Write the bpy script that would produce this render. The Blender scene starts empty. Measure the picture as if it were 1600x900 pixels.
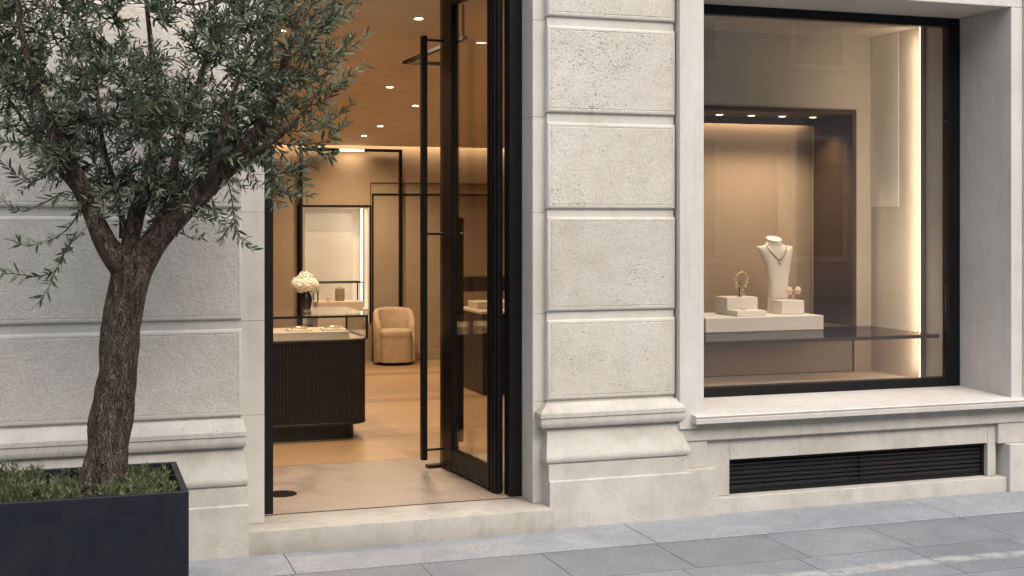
import bpy, bmesh, math, random
import numpy as np
from mathutils import Vector, Matrix, noise

R = math.radians
SC = bpy.context.scene
COL = SC.collection

# ------------------------------------------------------------------ camera, sky, sun, exposure
F_PX, YAW, EYE, HOR = 2036.66, 18.463, 1.70, 345.0
cam_d = bpy.data.cameras.new('camera'); cam = bpy.data.objects.new('camera', cam_d); COL.objects.link(cam)
cam.location = (0, 0, EYE); cam.rotation_euler = (R(90), 0, R(-YAW))
cam_d.sensor_fit = 'HORIZONTAL'; cam_d.sensor_width = 36.0
cam_d.lens = F_PX / 1600 * 36.0
cam_d.shift_y = -(450 - HOR) / 1600
cam_d.clip_start = 0.05; cam_d.clip_end = 500
SC.camera = cam

SUN_EL, SUN_AZ = 44.0, 164.0            # azimuth measured clockwise from +Y (sun stands behind the camera)
W = bpy.data.worlds.new('World'); SC.world = W; W.use_nodes = True
wn = W.node_tree; bg = wn.nodes['Background']
sky = wn.nodes.new('ShaderNodeTexSky'); sky.sky_type = 'NISHITA'; sky.sun_disc = False
sky.sun_elevation = R(SUN_EL); sky.sun_rotation = R(SUN_AZ)
sky.air_density = 1.0; sky.dust_density = 4.0; sky.ozone_density = 0.6
wn.links.new(sky.outputs[0], bg.inputs[0]); bg.inputs[1].default_value = 0.11

sun_d = bpy.data.lights.new('sun', 'SUN'); sun = bpy.data.objects.new('sun', sun_d); COL.objects.link(sun)
sun_d.energy = 1.45; sun_d.angle = R(125); sun_d.color = (1.0, 0.965, 0.92)
sdir = Vector((math.sin(R(SUN_AZ)) * math.cos(R(SUN_EL)), math.cos(R(SUN_AZ)) * math.cos(R(SUN_EL)), math.sin(R(SUN_EL))))
sun.rotation_euler = sdir.to_track_quat('Z', 'Y').to_euler(); sun.location = sdir * 40

SC.view_settings.view_transform = 'Standard'; SC.view_settings.look = 'None'
SC.view_settings.exposure = 1.28; SC.view_settings.gamma = 1.0; SC.view_settings.use_curve_mapping = False
SC.render.engine = 'CYCLES'
SC.cycles.use_denoising = True
SC.cycles.max_bounces = 10; SC.cycles.diffuse_bounces = 5; SC.cycles.glossy_bounces = 6
SC.cycles.transparent_max_bounces = 20; SC.cycles.sample_clamp_indirect = 6.0
SC.cycles.caustics_reflective = False; SC.cycles.caustics_refractive = False

# ------------------------------------------------------------------ measuring helpers
_s, _c = math.sin(R(YAW)), math.cos(R(YAW))
def _d(u, v):
    a = u - 800
    return (_s * F_PX + _c * a, _c * F_PX - _s * a, -(v - HOR))
def atY(u, v, y):
    q = _d(u, v); k = y / q[1]; return Vector((q[0] * k, y, EYE + q[2] * k))
def xs(u, y):                    # world X of the sight line u where it crosses depth y
    q = _d(u, HOR); return q[0] / q[1] * y

# ------------------------------------------------------------------ object helpers
def finish(bm, smooth=None):
    bmesh.ops.recalc_face_normals(bm, faces=bm.faces)
def obj(name, bm, mats, parent=None, smooth=None, recalc=True):
    me = bpy.data.meshes.new(name)
    if recalc: bmesh.ops.recalc_face_normals(bm, faces=bm.faces)
    bm.to_mesh(me); bm.free()
    if not isinstance(mats, (list, tuple)): mats = [mats]
    for m in mats: me.materials.append(m)
    if smooth is not None:
        me.shade_smooth(); me.set_sharp_from_angle(angle=R(smooth))
    o = bpy.data.objects.new(name, me); COL.objects.link(o)
    if parent is not None:
        o.parent = parent; o.matrix_parent_inverse = parent.matrix_basis.inverted()
    return o
def tag(o, label, cat, group=None, kind=None):
    o['label'] = label; o['category'] = cat
    if group: o['group'] = group
    if kind: o['kind'] = kind
    return o
def thing(name, label, cat, loc=(0, 0, 0), group=None):
    o = bpy.data.objects.new(name, None); COL.objects.link(o)
    o.location = loc; o.empty_display_size = .1
    return tag(o, label, cat, group)
def structure(name, bm, mats, smooth=None):
    o = obj(name, bm, mats, None, smooth); o['kind'] = 'structure'; return o
def dup(root, delta, label):
    """copy a thing with copies of its parts and their sub-parts"""
    r = root.copy(); COL.objects.link(r); r.location = root.location + Vector(delta); r['label'] = label
    for ch in list(root.children):
        c = ch.copy(); COL.objects.link(c); c.parent = r; c.matrix_parent_inverse = ch.matrix_parent_inverse
        for g in list(ch.children):
            d = g.copy(); COL.objects.link(d); d.parent = c; d.matrix_parent_inverse = g.matrix_parent_inverse
    return r

def NB(): return bmesh.new()
def box(bm, x0, x1, y0, y1, z0, z1, bev=0.0, seg=2, mat=0):
    vs = [bm.verts.new((x, y, z)) for x in (x0, x1) for y in (y0, y1) for z in (z0, z1)]
    idx = [(0, 1, 3, 2), (4, 6, 7, 5), (0, 4, 5, 1), (2, 3, 7, 6), (0, 2, 6, 4), (1, 5, 7, 3)]
    fs = [bm.faces.new([vs[i] for i in f]) for f in idx]
    for f in fs: f.material_index = mat
    if bev > 0:
        es = list({e for f in fs for e in f.edges})
        bmesh.ops.bevel(bm, geom=es, offset=bev, segments=seg, profile=.5, affect='EDGES')
    return bm
def quadbox(bm, pts, z0, z1, bev=0.0):
    """prism over a plan polygon"""
    a = [bm.verts.new((p[0], p[1], z0)) for p in pts]; b = [bm.verts.new((p[0], p[1], z1)) for p in pts]
    n = len(pts); fs = []
    for i in range(n): fs.append(bm.faces.new((a[i], a[(i + 1) % n], b[(i + 1) % n], b[i])))
    fs.append(bm.faces.new(a[::-1])); fs.append(bm.faces.new(b))
    if bev > 0:
        bmesh.ops.recalc_face_normals(bm, faces=fs)
        bmesh.ops.bevel(bm, geom=list({e for f in fs for e in f.edges}), offset=bev, segments=2, profile=.5, affect='EDGES')
    return bm
def lathe(bm, prof, c, n=24, sx=1.0, sy=1.0):
    rings = []
    for r, z in prof:
        rings.append([bm.verts.new((c[0] + r * sx * math.cos(2 * math.pi * i / n), c[1] + r * sy * math.sin(2 * math.pi * i / n), c[2] + z)) for i in range(n)])
    for a, b in zip(rings, rings[1:]):
        for i in range(n): bm.faces.new((a[i], a[(i + 1) % n], b[(i + 1) % n], b[i]))
    bm.faces.new(rings[0][::-1]); bm.faces.new(rings[-1])
    return bm
def tube(bm, pts, rad, n=8, rough=0.0, closed=False, seed=0):
    pts = [Vector(p) for p in pts]; N = len(pts)
    rads = rad if isinstance(rad, (list, tuple)) else [rad] * N
    rings = []; up = Vector((0.13, .31, .94))
    for i, p in enumerate(pts):
        if closed: t = (pts[(i + 1) % N] - pts[i - 1]).normalized()
        else: t = (pts[min(i + 1, N - 1)] - pts[max(i - 1, 0)]).normalized()
        a = t.cross(up)
        if a.length < 1e-3: a = t.cross(Vector((1, 0, 0)))
        a.normalize(); b = t.cross(a)
        ring = []
        for k in range(n):
            ang = 2 * math.pi * k / n; dv = a * math.cos(ang) + b * math.sin(ang); r = rads[i]
            if rough: 
                q = (p + dv * rads[i])
                r *= 1 + rough * (noise.noise(Vector((q.x * 9, q.y * 9, q.z * 3.5 + seed))) + .6 * noise.noise(Vector((q.x * 34, q.y * 34, q.z * 9))))
            ring.append(bm.verts.new(p + dv * r))
        rings.append(ring)
    M = N if closed else N - 1
    for i in range(M):
        A, B = rings[i], rings[(i + 1) % N]
        for k in range(n): bm.faces.new((A[k], A[(k + 1) % n], B[(k + 1) % n], B[k]))
    if not closed:
        bm.faces.new(rings[0][::-1]); bm.faces.new(rings[-1])
    return bm
def ball(bm, c, r, seg=10, rings=6, s=(1, 1, 1)):
    bmesh.ops.create_uvsphere(bm, u_segments=seg, v_segments=rings, radius=1, matrix=Matrix.Translation(c) @ Matrix.Diagonal((r * s[0], r * s[1], r * s[2], 1)))
def mould(bm, x0, x1, yf, yb, prof):
    """a moulding that returns round both sides: prof rows are (front, left, right, z)"""
    rings = []
    for of, ol, orr, z in prof:
        rings.append([bm.verts.new(p) for p in ((x0 - ol, yb, z), (x0 - ol, yf - of, z), (x1 + orr, yf - of, z), (x1 + orr, yb, z))])
    for a, b in zip(rings, rings[1:]):
        for i in range(4): bm.faces.new((a[i], a[(i + 1) % 4], b[(i + 1) % 4], b[i]))
    bm.faces.new(rings[0][::-1]); bm.faces.new(rings[-1])
    return bm

# ------------------------------------------------------------------ materials
def new_mat(name):
    m = bpy.data.materials.new(name); m.use_nodes = True
    nt = m.node_tree; return m, nt, nt.nodes['Principled BSDF']
def N(nt, t, **kw):
    n = nt.nodes.new(t)
    for k, v in kw.items():
        if k.startswith('i_'): n.inputs[k[2:].replace('_', ' ')].default_value = v
        else: setattr(n, k, v)
    return n
def ramp(nt, fac, stops):
    r = nt.nodes.new('ShaderNodeValToRGB'); e = r.color_ramp.elements
    while len(e) < len(stops): e.new(.5)
    for el, (p, c) in zip(e, stops):
        el.position = p; el.color = (c[0], c[1], c[2], 1) if isinstance(c, (tuple, list)) else (c, c, c, 1)
    nt.links.new(fac, r.inputs[0]); return r.outputs[0]
def mixc(nt, fac, a, b, mode='MIX'):
    m = nt.nodes.new('ShaderNodeMix'); m.data_type = 'RGBA'; m.blend_type = mode
    for sock, v in ((m.inputs[0], fac), (m.inputs[6], a), (m.inputs[7], b)):
        if isinstance(v, (int, float)): sock.default_value = v
        elif isinstance(v, tuple): sock.default_value = (v[0], v[1], v[2], 1)
        else: nt.links.new(v, sock)
    return m.outputs[2]
def mth(nt, op, a, b=None, c=None):
    m = nt.nodes.new('ShaderNodeMath'); m.operation = op
    for i, v in enumerate((a, b, c)):
        if v is None: continue
        if isinstance(v, (int, float)): m.inputs[i].default_value = v
        else: nt.links.new(v, m.inputs[i])
    return m.outputs[0]
def coords(nt, scale=(1, 1, 1), loc=(0, 0, 0), rot=(0, 0, 0)):
    t = nt.nodes.new('ShaderNodeTexCoord'); mp = nt.nodes.new('ShaderNodeMapping')
    mp.inputs['Scale'].default_value = scale; mp.inputs['Location'].default_value = loc; mp.inputs['Rotation'].default_value = rot
    nt.links.new(t.outputs['Object'], mp.inputs[0]); return mp.outputs[0]
def nz(nt, co, scale, detail=4, rough=.55, dist=0.0):
    n = nt.nodes.new('ShaderNodeTexNoise'); n.inputs['Scale'].default_value = scale; n.inputs['Detail'].default_value = detail
    n.inputs['Roughness'].default_value = rough; n.inputs['Distortion'].default_value = dist
    nt.links.new(co, n.inputs['Vector']); return n.outputs['Fac']
def bump(nt, h, bsdf, strength, dist):
    b = nt.nodes.new('ShaderNodeBump'); b.inputs['Strength'].default_value = strength; b.inputs['Distance'].default_value = dist
    nt.links.new(h, b.inputs['Height']); nt.links.new(b.outputs[0], bsdf.inputs['Normal']); return b

def plain(name, col, rough=.5, metal=0.0, var=0.0, vs=6.0, bmp=0.0, bscale=80, coat=0.0, spec=None):
    m, nt, p = new_mat(name)
    p.inputs['Roughness'].default_value = rough; p.inputs['Metallic'].default_value = metal
    p.inputs['Base Color'].default_value = (*col, 1); p.inputs['Coat Weight'].default_value = coat
    if spec is not None: p.inputs['Specular IOR Level'].default_value = spec
    co = coords(nt)
    if var:
        f = nz(nt, co, vs, 5)
        nt.links.new(mixc(nt, 1.0, tuple(col), ramp(nt, f, [(.3, 1 - var), (.7, 1 + var)]), 'MULTIPLY'), p.inputs['Base Color'])
        nt.links.new(mth(nt, 'MULTIPLY_ADD', nz(nt, co, vs * 2.3, 4), .25, rough - .12), p.inputs['Roughness'])
    if bmp: bump(nt, nz(nt, co, bscale, 3), p, bmp, .004)
    return m
def emit(name, col, strength):
    m, nt, p = new_mat(name)
    p.inputs['Base Color'].default_value = (.8, .8, .8, 1)
    p.inputs['Emission Color'].default_value = (*col, 1); p.inputs['Emission Strength'].default_value = strength
    return m
def glass(name, tint=(.93, .93, .92), f0=.04, gain=1.0):
    m, nt, p = new_mat(name); nt.nodes.remove(p)
    out = nt.nodes['Material Output']
    tr = nt.nodes.new('ShaderNodeBsdfTransparent'); tr.inputs[0].default_value = (*tint, 1)
    gl = nt.nodes.new('ShaderNodeBsdfGlossy'); gl.inputs['Roughness'].default_value = .01; gl.inputs[0].default_value = (1, 1, 1, 1)
    lw = nt.nodes.new('ShaderNodeLayerWeight'); lw.inputs[0].default_value = .5
    f = mth(nt, 'MULTIPLY_ADD', mth(nt, 'POWER', lw.outputs['Facing'], 5.0), (1 - f0) * gain, f0 * gain)
    mx = nt.nodes.new('ShaderNodeMixShader')
    nt.links.new(f, mx.inputs[0]); nt.links.new(tr.outputs[0], mx.inputs[1]); nt.links.new(gl.outputs[0], mx.inputs[2])
    nt.links.new(mx.outputs[0], out.inputs[0]); return m

def stone_smooth(name, col=(.535, .52, .48), speck=0.0, seed=0, patch=0.0):
    m, nt, p = new_mat(name); co = coords(nt, loc=(seed, seed * .7, 0))
    big = nz(nt, co, 1.7, 6, .6); mid = nz(nt, co, 9, 6, .65, .6); fine = nz(nt, co, 90, 3)
    c = mixc(nt, 1.0, tuple(col), ramp(nt, big, [(.3, (.9, .89, .87)), (.7, (1.06, 1.06, 1.06))]), 'MULTIPLY')
    c = mixc(nt, 1.0, c, ramp(nt, mid, [(.3, (.94, .93, .91)), (.52, (1, 1, 1)), (.75, (1.04, 1.035, 1.03))]), 'MULTIPLY')
    # vertical rain streaks and stains
    st = nz(nt, coords(nt, scale=(7, 7, .55), loc=(seed, 0, 3)), 2.2, 5, .6)
    c = mixc(nt, 1.0, c, ramp(nt, st, [(.32, (.93, .92, .90)), (.5, (1, 1, 1))]), 'MULTIPLY')
    if patch:
        pt = nz(nt, co, 4.5, 9, .74, .25)
        c = mixc(nt, 1.0, c, ramp(nt, pt, [(.34, (1 - patch, 1 - patch, 1 - patch * 1.05)), (.54, (1, 1, 1)), (.72, (1.05, 1.05, 1.05))]), 'MULTIPLY')
    if speck:
        v = nt.nodes.new('ShaderNodeTexVoronoi'); v.inputs['Scale'].default_value = 62; nt.links.new(co, v.inputs['Vector'])
        gate = mth(nt, 'MULTIPLY', ramp(nt, v.outputs['Distance'], [(.16, 1.0), (.28, 0.0)]), ramp(nt, nz(nt, co, 7, 5, .7), [(.5, 0.0), (.62, 1.0)]))
        c = mixc(nt, mth(nt, 'MULTIPLY', gate, speck), c, (.2, .18, .155))
    nt.links.new(c, p.inputs['Base Color']); p.inputs['Roughness'].default_value = .82; p.inputs['Specular IOR Level'].default_value = .25
    h = mth(nt, 'ADD', mth(nt, 'MULTIPLY', mid, .6), mth(nt, 'MULTIPLY', fine, .35)); bump(nt, h, p, .35, .006)
    return m
def stone_rough(name, col, pits, grain=1.0, seed=0):
    """bush-hammered face; pits = how many little dark holes"""
    m, nt, p = new_mat(name); co = coords(nt, loc=(seed, 0, seed))
    big = nz(nt, co, 1.5, 6, .6); mid = nz(nt, co, 8, 7, .7, .2)
    g = nz(nt, co, 75, 4, .65); g2 = nz(nt, co, 32, 3, .6)
    c = mixc(nt, 1.0, tuple(col), ramp(nt, big, [(.3, (.9, .89, .87)), (.7, (1.05, 1.05, 1.05))]), 'MULTIPLY')
    c = mixc(nt, 1.0, c, ramp(nt, mid, [(.3, (.9, .885, .865)), (.6, (1.02, 1.02, 1.02))]), 'MULTIPLY')
    c = mixc(nt, 1.0, c, ramp(nt, g, [(.3, (.84, .83, .81)), (.6, (1.05, 1.05, 1.05))]), 'MULTIPLY')
    oi = nt.nodes.new('ShaderNodeObjectInfo'); rv = oi.outputs['Random']
    c = mixc(nt, 1.0, c, ramp(nt, rv, [(.0, (.93, .925, .915)), (.5, (1, .995, .98)), (1.0, (1.05, 1.05, 1.05))]), 'MULTIPLY')
    pc = coords(nt, scale=(1, 1, 1.7), loc=(seed, 0, 0), rot=(0, R(33), 0))
    pn = nz(nt, pc, 78, 2, .5, .9)
    thr = mth(nt, 'MULTIPLY_ADD', ramp(nt, nz(nt, co, 2.6, 5, .65), [(.35, 0.0), (.68, 1.0)]), .10 * pits, mth(nt, 'MULTIPLY_ADD', rv, .055, .228))
    pit = ramp(nt, mth(nt, 'SUBTRACT', thr, pn), [(.0, 0.0), (.045, 1.0)])
    c = mixc(nt, mth(nt, 'MULTIPLY', pit, .75), c, (.17, .155, .135))
    nt.links.new(c, p.inputs['Base Color']); p.inputs['Roughness'].default_value = .9; p.inputs['Specular IOR Level'].default_value = .2
    h = mth(nt, 'ADD', mth(nt, 'MULTIPLY', g, .55 * grain), mth(nt, 'MULTIPLY', g2, .6 * grain))
    h = mth(nt, 'SUBTRACT', h, mth(nt, 'MULTIPLY', pit, .6)); bump(nt, h, p, .55, .009)
    return m

M_stone = stone_smooth('limestone_dressed')
M_stone2 = stone_smooth('limestone_base', (.51, .495, .455), .8, 4.0, .13)
M_stepface = stone_smooth('limestone_step', (.42, .40, .36), 1.0, 9.0, .22)
M_win_stone = stone_smooth('limestone_window', (.555, .54, .51), 0, 13.0)
M_block = stone_rough('limestone_pitted', (.54, .52, .478), 1.6, 1.2, 2.0)
M_block_l = stone_rough('limestone_hammered', (.56, .54, .495), .7, 1.9, 7.0)
M_black = plain('black_metal', (.0045, .0045, .005), .42, 0, .2, 5, .05, 200, 0, .3)
M_bronze = plain('dark_bronze', (.045, .028, .018), .28, .7, .15, 3)
M_vent = plain('vent_black', (.004, .004, .0045), .5, 0, .2, 6, 0, 80, 0, .3)
M_glass = glass('window_glass', (.95, .945, .93), .06, 1.25)
M_glass_d = glass('door_glass', (.97, .955, .93), .05, 1.0)
M_glass_c = glass('case_glass', (.96, .96, .95), .045)

# ------------------------------------------------------------------ ground
def pavement_mat():
    m, nt, p = new_mat('granite_slabs')
    co = coords(nt, loc=(-2.25, -6.27, 0))
    b = nt.nodes.new('ShaderNodeTexBrick'); nt.links.new(co, b.inputs['Vector'])
    b.inputs['Scale'].default_value = 1.0; b.inputs['Brick Width'].default_value = .635; b.inputs['Row Height'].default_value = .50
    b.inputs['Mortar Size'].default_value = .0036; b.inputs['Mortar Smooth'].default_value = .2
    b.inputs['Color1'].default_value = (.9, .9, .9, 1); b.inputs['Color2'].default_value = (1.05, 1.05, 1.05, 1); b.inputs['Mortar'].default_value = (1, 1, 1, 1)
    b.offset = .13; b.offset_frequency = 2; b.squash = 1.25; b.squash_frequency = 3
    big = nz(nt, co, .9, 6, .62); mid = nz(nt, co, 5, 6, .65, .8); fine = nz(nt, co, 130, 2, .6); fine2 = nz(nt, co, 48, 3, .6)
    c = mixc(nt, 1.0, (.213, .232, .245), b.outputs['Color'], 'MULTIPLY')
    c = mixc(nt, 1.0, c, ramp(nt, big, [(.32, (.80, .80, .82)), (.7, (1.12, 1.12, 1.1))]), 'MULTIPLY')
    c = mixc(nt, 1.0, c, ramp(nt, mid, [(.3, (.84, .85, .86)), (.55, (1, 1, 1)), (.75, (1.14, 1.14, 1.13))]), 'MULTIPLY')
    c = mixc(nt, 1.0, c, ramp(nt, fine, [(.34, (.66, .66, .67)), (.6, (1.12, 1.12, 1.12))]), 'MULTIPLY')
    c = mixc(nt, 1.0, c, ramp(nt, fine2, [(.35, (.86, .86, .87)), (.62, (1.06, 1.06, 1.06))]), 'MULTIPLY')
    # a pale worn streak of lime crossing the slabs
    sx = nt.nodes.new('ShaderNodeSeparateXYZ'); nt.links.new(co, sx.inputs[0])
    line = mth(nt, 'ABSOLUTE', mth(nt, 'ADD', mth(nt, 'ADD', sx.outputs['Y'], .76), mth(nt, 'MULTIPLY', mth(nt, 'SUBTRACT', nz(nt, co, 1.1, 5, .6), .5), .26)))
    stain = mth(nt, 'MULTIPLY', ramp(nt, line, [(.0, 1.0), (.035, .75), (.06, 0.0)]), ramp(nt, nz(nt, co, 10, 6, .75), [(.38, 0.0), (.56, 1.0)]))
    stain = mth(nt, 'MULTIPLY', stain, ramp(nt, sx.outputs['X'], [(.25, 0.0), (.9, 1.0)]))
    c = mixc(nt, mth(nt, 'MULTIPLY', stain, .55), c, (.50, .49, .46))
    joint = mth(nt, 'MULTIPLY', b.outputs['Fac'], ramp(nt, nz(nt, co, 1.6, 5, .7), [(.30, .25), (.5, 1.0)]))
    c = mixc(nt, joint, c, (.055, .056, .06))
    nt.links.new(c, p.inputs['Base Color'])
    nt.links.new(ramp(nt, mid, [(.3, .55), (.7, .78)]), p.inputs['Roughness'])
    h = mth(nt, 'SUBTRACT', mth(nt, 'ADD', mth(nt, 'MULTIPLY', fine, .3), mth(nt, 'MULTIPLY', mid, .5)), mth(nt, 'MULTIPLY', joint, .8))
    bump(nt, h, p, .4, .006)
    return m
M_pave = pavement_mat()
bm = NB(); box(bm, -70, 90, -70, 70, -.3, 0); structure('pavement', bm, M_pave)
def strip_mat():
    m, nt, p = new_mat('granite_strip'); co = coords(nt)
    mid = nz(nt, co, 4, 7, .68, 1.0); fine = nz(nt, co, 120, 2, .6); big = nz(nt, co, 1.1, 5)
    c = mixc(nt, 1.0, (.285, .304, .317), ramp(nt, mid, [(.3, (.82, .83, .85)), (.55, (1, 1, 1)), (.75, (1.18, 1.17, 1.15))]), 'MULTIPLY')
    c = mixc(nt, 1.0, c, ramp(nt, fine, [(.34, (.72, .72, .73)), (.6, (1.1, 1.1, 1.1))]), 'MULTIPLY')
    c = mixc(nt, 1.0, c, ramp(nt, big, [(.32, (.86, .86, .88)), (.7, (1.08, 1.08, 1.07))]), 'MULTIPLY')
    nt.links.new(c, p.inputs['Base Color']); p.inputs['Roughness'].default_value = .7
    bump(nt, mth(nt, 'ADD', fine, mid), p, .3, .004); return m
M_strip = strip_mat()
bm = NB()
random.seed(5)
x = -6.0; ends = []
while x < 12: 
    ends.append(x); x += random.choice((1.35, 1.6, 1.9))
for a, b_ in zip(ends, ends[1:]):
    box(bm, a, b_ - .004, 6.275, 6.80, -.02, .006 + random.uniform(-.001, .001), .003, 1)
structure('kerb_strip', bm, M_strip)

# ------------------------------------------------------------------ the building
B = thing('stone_building', 'pale limestone shop building with rusticated blocks, tall doorway and display window', 'building')
JY = 6.86                      # face of the door jambs
DX0, DX1 = .925, 2.41          # doorway
WX0, WX1, WZ0, WZ1 = 3.431, 5.573, .60, 3.045   # display window opening
TOP = 6.5
bm = NB()
box(bm, -6, DX0, JY, 7.30, 0, TOP)
box(bm, DX1, WX0 - .02, JY, 7.30, 0, TOP)
box(bm, DX0, DX1, JY + .001, 7.30, 3.362, TOP)
box(bm, WX0 - .02, WX1 + .02, JY + .002, 7.42, WZ1 + .02, TOP)
box(bm, WX0 - .02, WX1 + .02, JY + .012, 7.42, 0, WZ0 - .05)
box(bm, WX1 + .02, 11, JY, 7.42, 0, TOP)
obj('wall', bm, M_stone, B)

def block(x0, x1, z0, z1, yf, yb):
    """one rusticated block: rounded edge, drafted margin, hammered panel set in by a fine line"""
    bm = NB(); r = .016; rings = []
    def ring(inset, y): rings.append([bm.verts.new(p) for p in ((x0 + inset, y, z0 + inset), (x1 - inset, y, z0 + inset), (x1 - inset, y, z1 - inset), (x0 + inset, y, z1 - inset))])
    ring(0, yb); ring(0, yf + r)
    for k in range(1, 5):
        a = k / 4 * math.pi / 2; ring(r * (1 - math.cos(a)), yf + r * (1 - math.sin(a)))
    ring(r + .006, yf); ring(r + .008, yf + .0016); ring(r + .0105, yf + .0016); ring(r + .013, yf - .0004)
    for i, (a, b_) in enumerate(zip(rings, rings[1:])):
        for k in range(4): bm.faces.new((a[k], a[(k + 1) % 4], b_[(k + 1) % 4], b_[k])).material_index = int(i >= 5)
    f = bm.faces.new(rings[-1]); f.material_index = 1
    return bm
ZJ = [(.700, 1.148), (1.194, 1.722), (1.766, 2.250), (2.302, 2.789), (2.838, 3.36), (3.41, 3.95), (4.0, 4.5), (4.55, 5.1)]
PX0, PX1 = 2.476, 3.262
bm = NB(); box(bm, PX0 + .006, PX1 - .006, 6.818, JY + .003, .68, 5.2); obj('pier', bm, M_stone, B)
bm = NB(); box(bm, -5.9, .797, 6.779, JY + .003, .68, 5.2); obj('pier', bm, M_stone, B)
for z0, z1 in ZJ:
    obj('stone_block', block(PX0, PX1, z0, z1, 6.80, JY + .004), [M_stone, M_block], B, 35)
for z0, z1 in ZJ:
    obj('stone_block', block(-1.15, .803, z0, z1, 6.76, JY + .004), [M_stone, M_block_l], B, 35)
    obj('stone_block', block(-3.2, -1.165, z0, z1, 6.76, JY + .004), [M_stone, M_block_l], B, 35)
    obj('stone_block', block(-5.4, -3.215, z0, z1, 6.76, JY + .004), [M_stone, M_block_l], B, 35)
    obj('stone_block', block(5.86, 6.66, z0, z1, 6.80, JY + .004), [M_stone, M_block], B, 35)

def base_prof(kl, kr, h1=.261):
    rows = [(.072, 0, 1), (.072, h1, 1), (.056, h1 + .006, 1), (.056, .352, 1), (.050, .356, 0), (.050, .362, 0), (.062, .366, 0), (.068, .378, 0), (.068, .392, 0), (.063, .405, 0), (.050, .432, 0),
            (.036, .462, 0), (.024, .495, 0), (.015, .53, 0), (.012, .548, 0), (.028, .551, 0), (.043, .558, 0), (.051, .572, 0), (.053, .588, 0), (.050, .603, 0), (.050, .608, 0), (.057, .612, 0), (.057, .634, 0), (.053, .640, 0), (.028, .664, 0), (.004, .682, 0), (-.045, .692, 0)]
    out = []
    for o, z, low in rows:
        out.append((o, (.010 if low else max(o, .0) * (.4 if z < .54 else 1)) * kl, o * kr * (1 if z < .54 else .65), z))
    return out
bm = NB(); mould(bm, PX0, PX1, 6.80, JY + .03, base_prof(1.0, .95)); obj('plinth', bm, M_stone2, B, 30)
bm = NB(); mould(bm, -6, .803, 6.735, JY + .03, base_prof(1.0, .28)); obj('plinth', bm, M_stone2, B, 30)
bm = NB(); mould(bm, 5.86, 6.66, 6.80, JY + .03, base_prof(.95, .95)); obj('plinth', bm, M_stone2, B, 30)

# door jambs: slim stones with hair joints, set in front of the wall core
bm = NB()
zj = [.126, .69, 1.18, 1.745, 2.28, 2.82, 3.36]
for a, b_ in zip(zj, zj[1:]):
    box(bm, DX1 - .002, DX1 + .075, JY - .012, 7.03, a + .0007, b_ - .0007, .0015, 1)
    box(bm, .800, DX0 + .002, JY - .012, 7.03, a + .0007, b_ - .0007, .0015, 1)
box(bm, .800, DX1 + .075, JY - .012, 7.03, 3.3615, 3.62, .003, 1)
obj('door_surround', bm, M_stone, B)

# window architrave, sill, frieze
bm = NB()
box(bm, 3.270, 3.380, 6.765, JY + .01, .505, 3.20, .004)                 # outer band, left
box(bm, 3.3805, WX0, 6.780, 7.284, .575, WZ1 - .001, .004)                # inner band and reveal, left
box(bm, WX1, 5.66, 6.780, 7.284, .575, WZ1 - .001, .004)                  # right
box(bm, 5.6605, 5.80, 6.765, JY + .01, .505, 3.20, .004)
box(bm, 3.3815, 5.6595, 6.780, 7.29, WZ1, 3.13, .004)                    # head and soffit
box(bm, 3.3815, 5.6595, 6.765, JY + .01, 3.131, 3.20, .004)
obj('window_surround', bm, M_win_stone, B)
bm = NB()                                                                 # sill slab with weathered top and a fine step
sx0, sx1 = 3.345, 5.80
pr = [(6.705, .541), (6.703, .566), (6.712, .569), (6.708, .573), (6.704, .580), (6.712, .586), (6.80, .590), (7.285, .603), (7.285, .541)]
A = [bm.verts.new((sx0, y, z)) for y, z in pr]; C2 = [bm.verts.new((sx1, y, z)) for y, z in pr]
for i in range(len(pr)): bm.faces.new((A[i], A[(i + 1) % len(pr)], C2[(i + 1) % len(pr)], C2[i]))
bm.faces.new(A); bm.faces.new(C2[::-1])
obj('window_sill', bm, M_win_stone, B)
bm = NB()
box(bm, 3.255, 5.80, 6.778, JY + .02, .432, .5405, .005)                   # frieze under the sill
box(bm, 3.255, 3.455, 6.788, JY + .02, .277, .4315, .004)                  # side blocks
box(bm, 5.482, 5.83, 6.788, JY + .02, .302, .4315, .004)
box(bm, 3.305, 3.498, 6.745, JY + .02, 0, .2765, .005)
box(bm, 5.53, 5.84, 6.738, JY + .02, 0, .3015, .005)
box(bm, 3.499, 5.529, 6.765, JY + .02, 0, .097, .004)                     # ledge below the vent
VX0, VX1, VZ0, VZ1 = 3.612, 5.42, .100, .306
box(bm, 3.4555, VX0, 6.812, JY + .05, .0985, .4305, .003)
box(bm, VX1, 5.4815, 6.812, JY + .05, .0985, .4305, .003)
box(bm, 3.499, 3.52, 6.800, JY + .05, .0985, .2765, .003)
box(bm, VX0 + .0005, VX1 - .0005, 6.812, JY + .05, VZ1, .4305, .003)
obj('window_base', bm, M_stone2, B)
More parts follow.
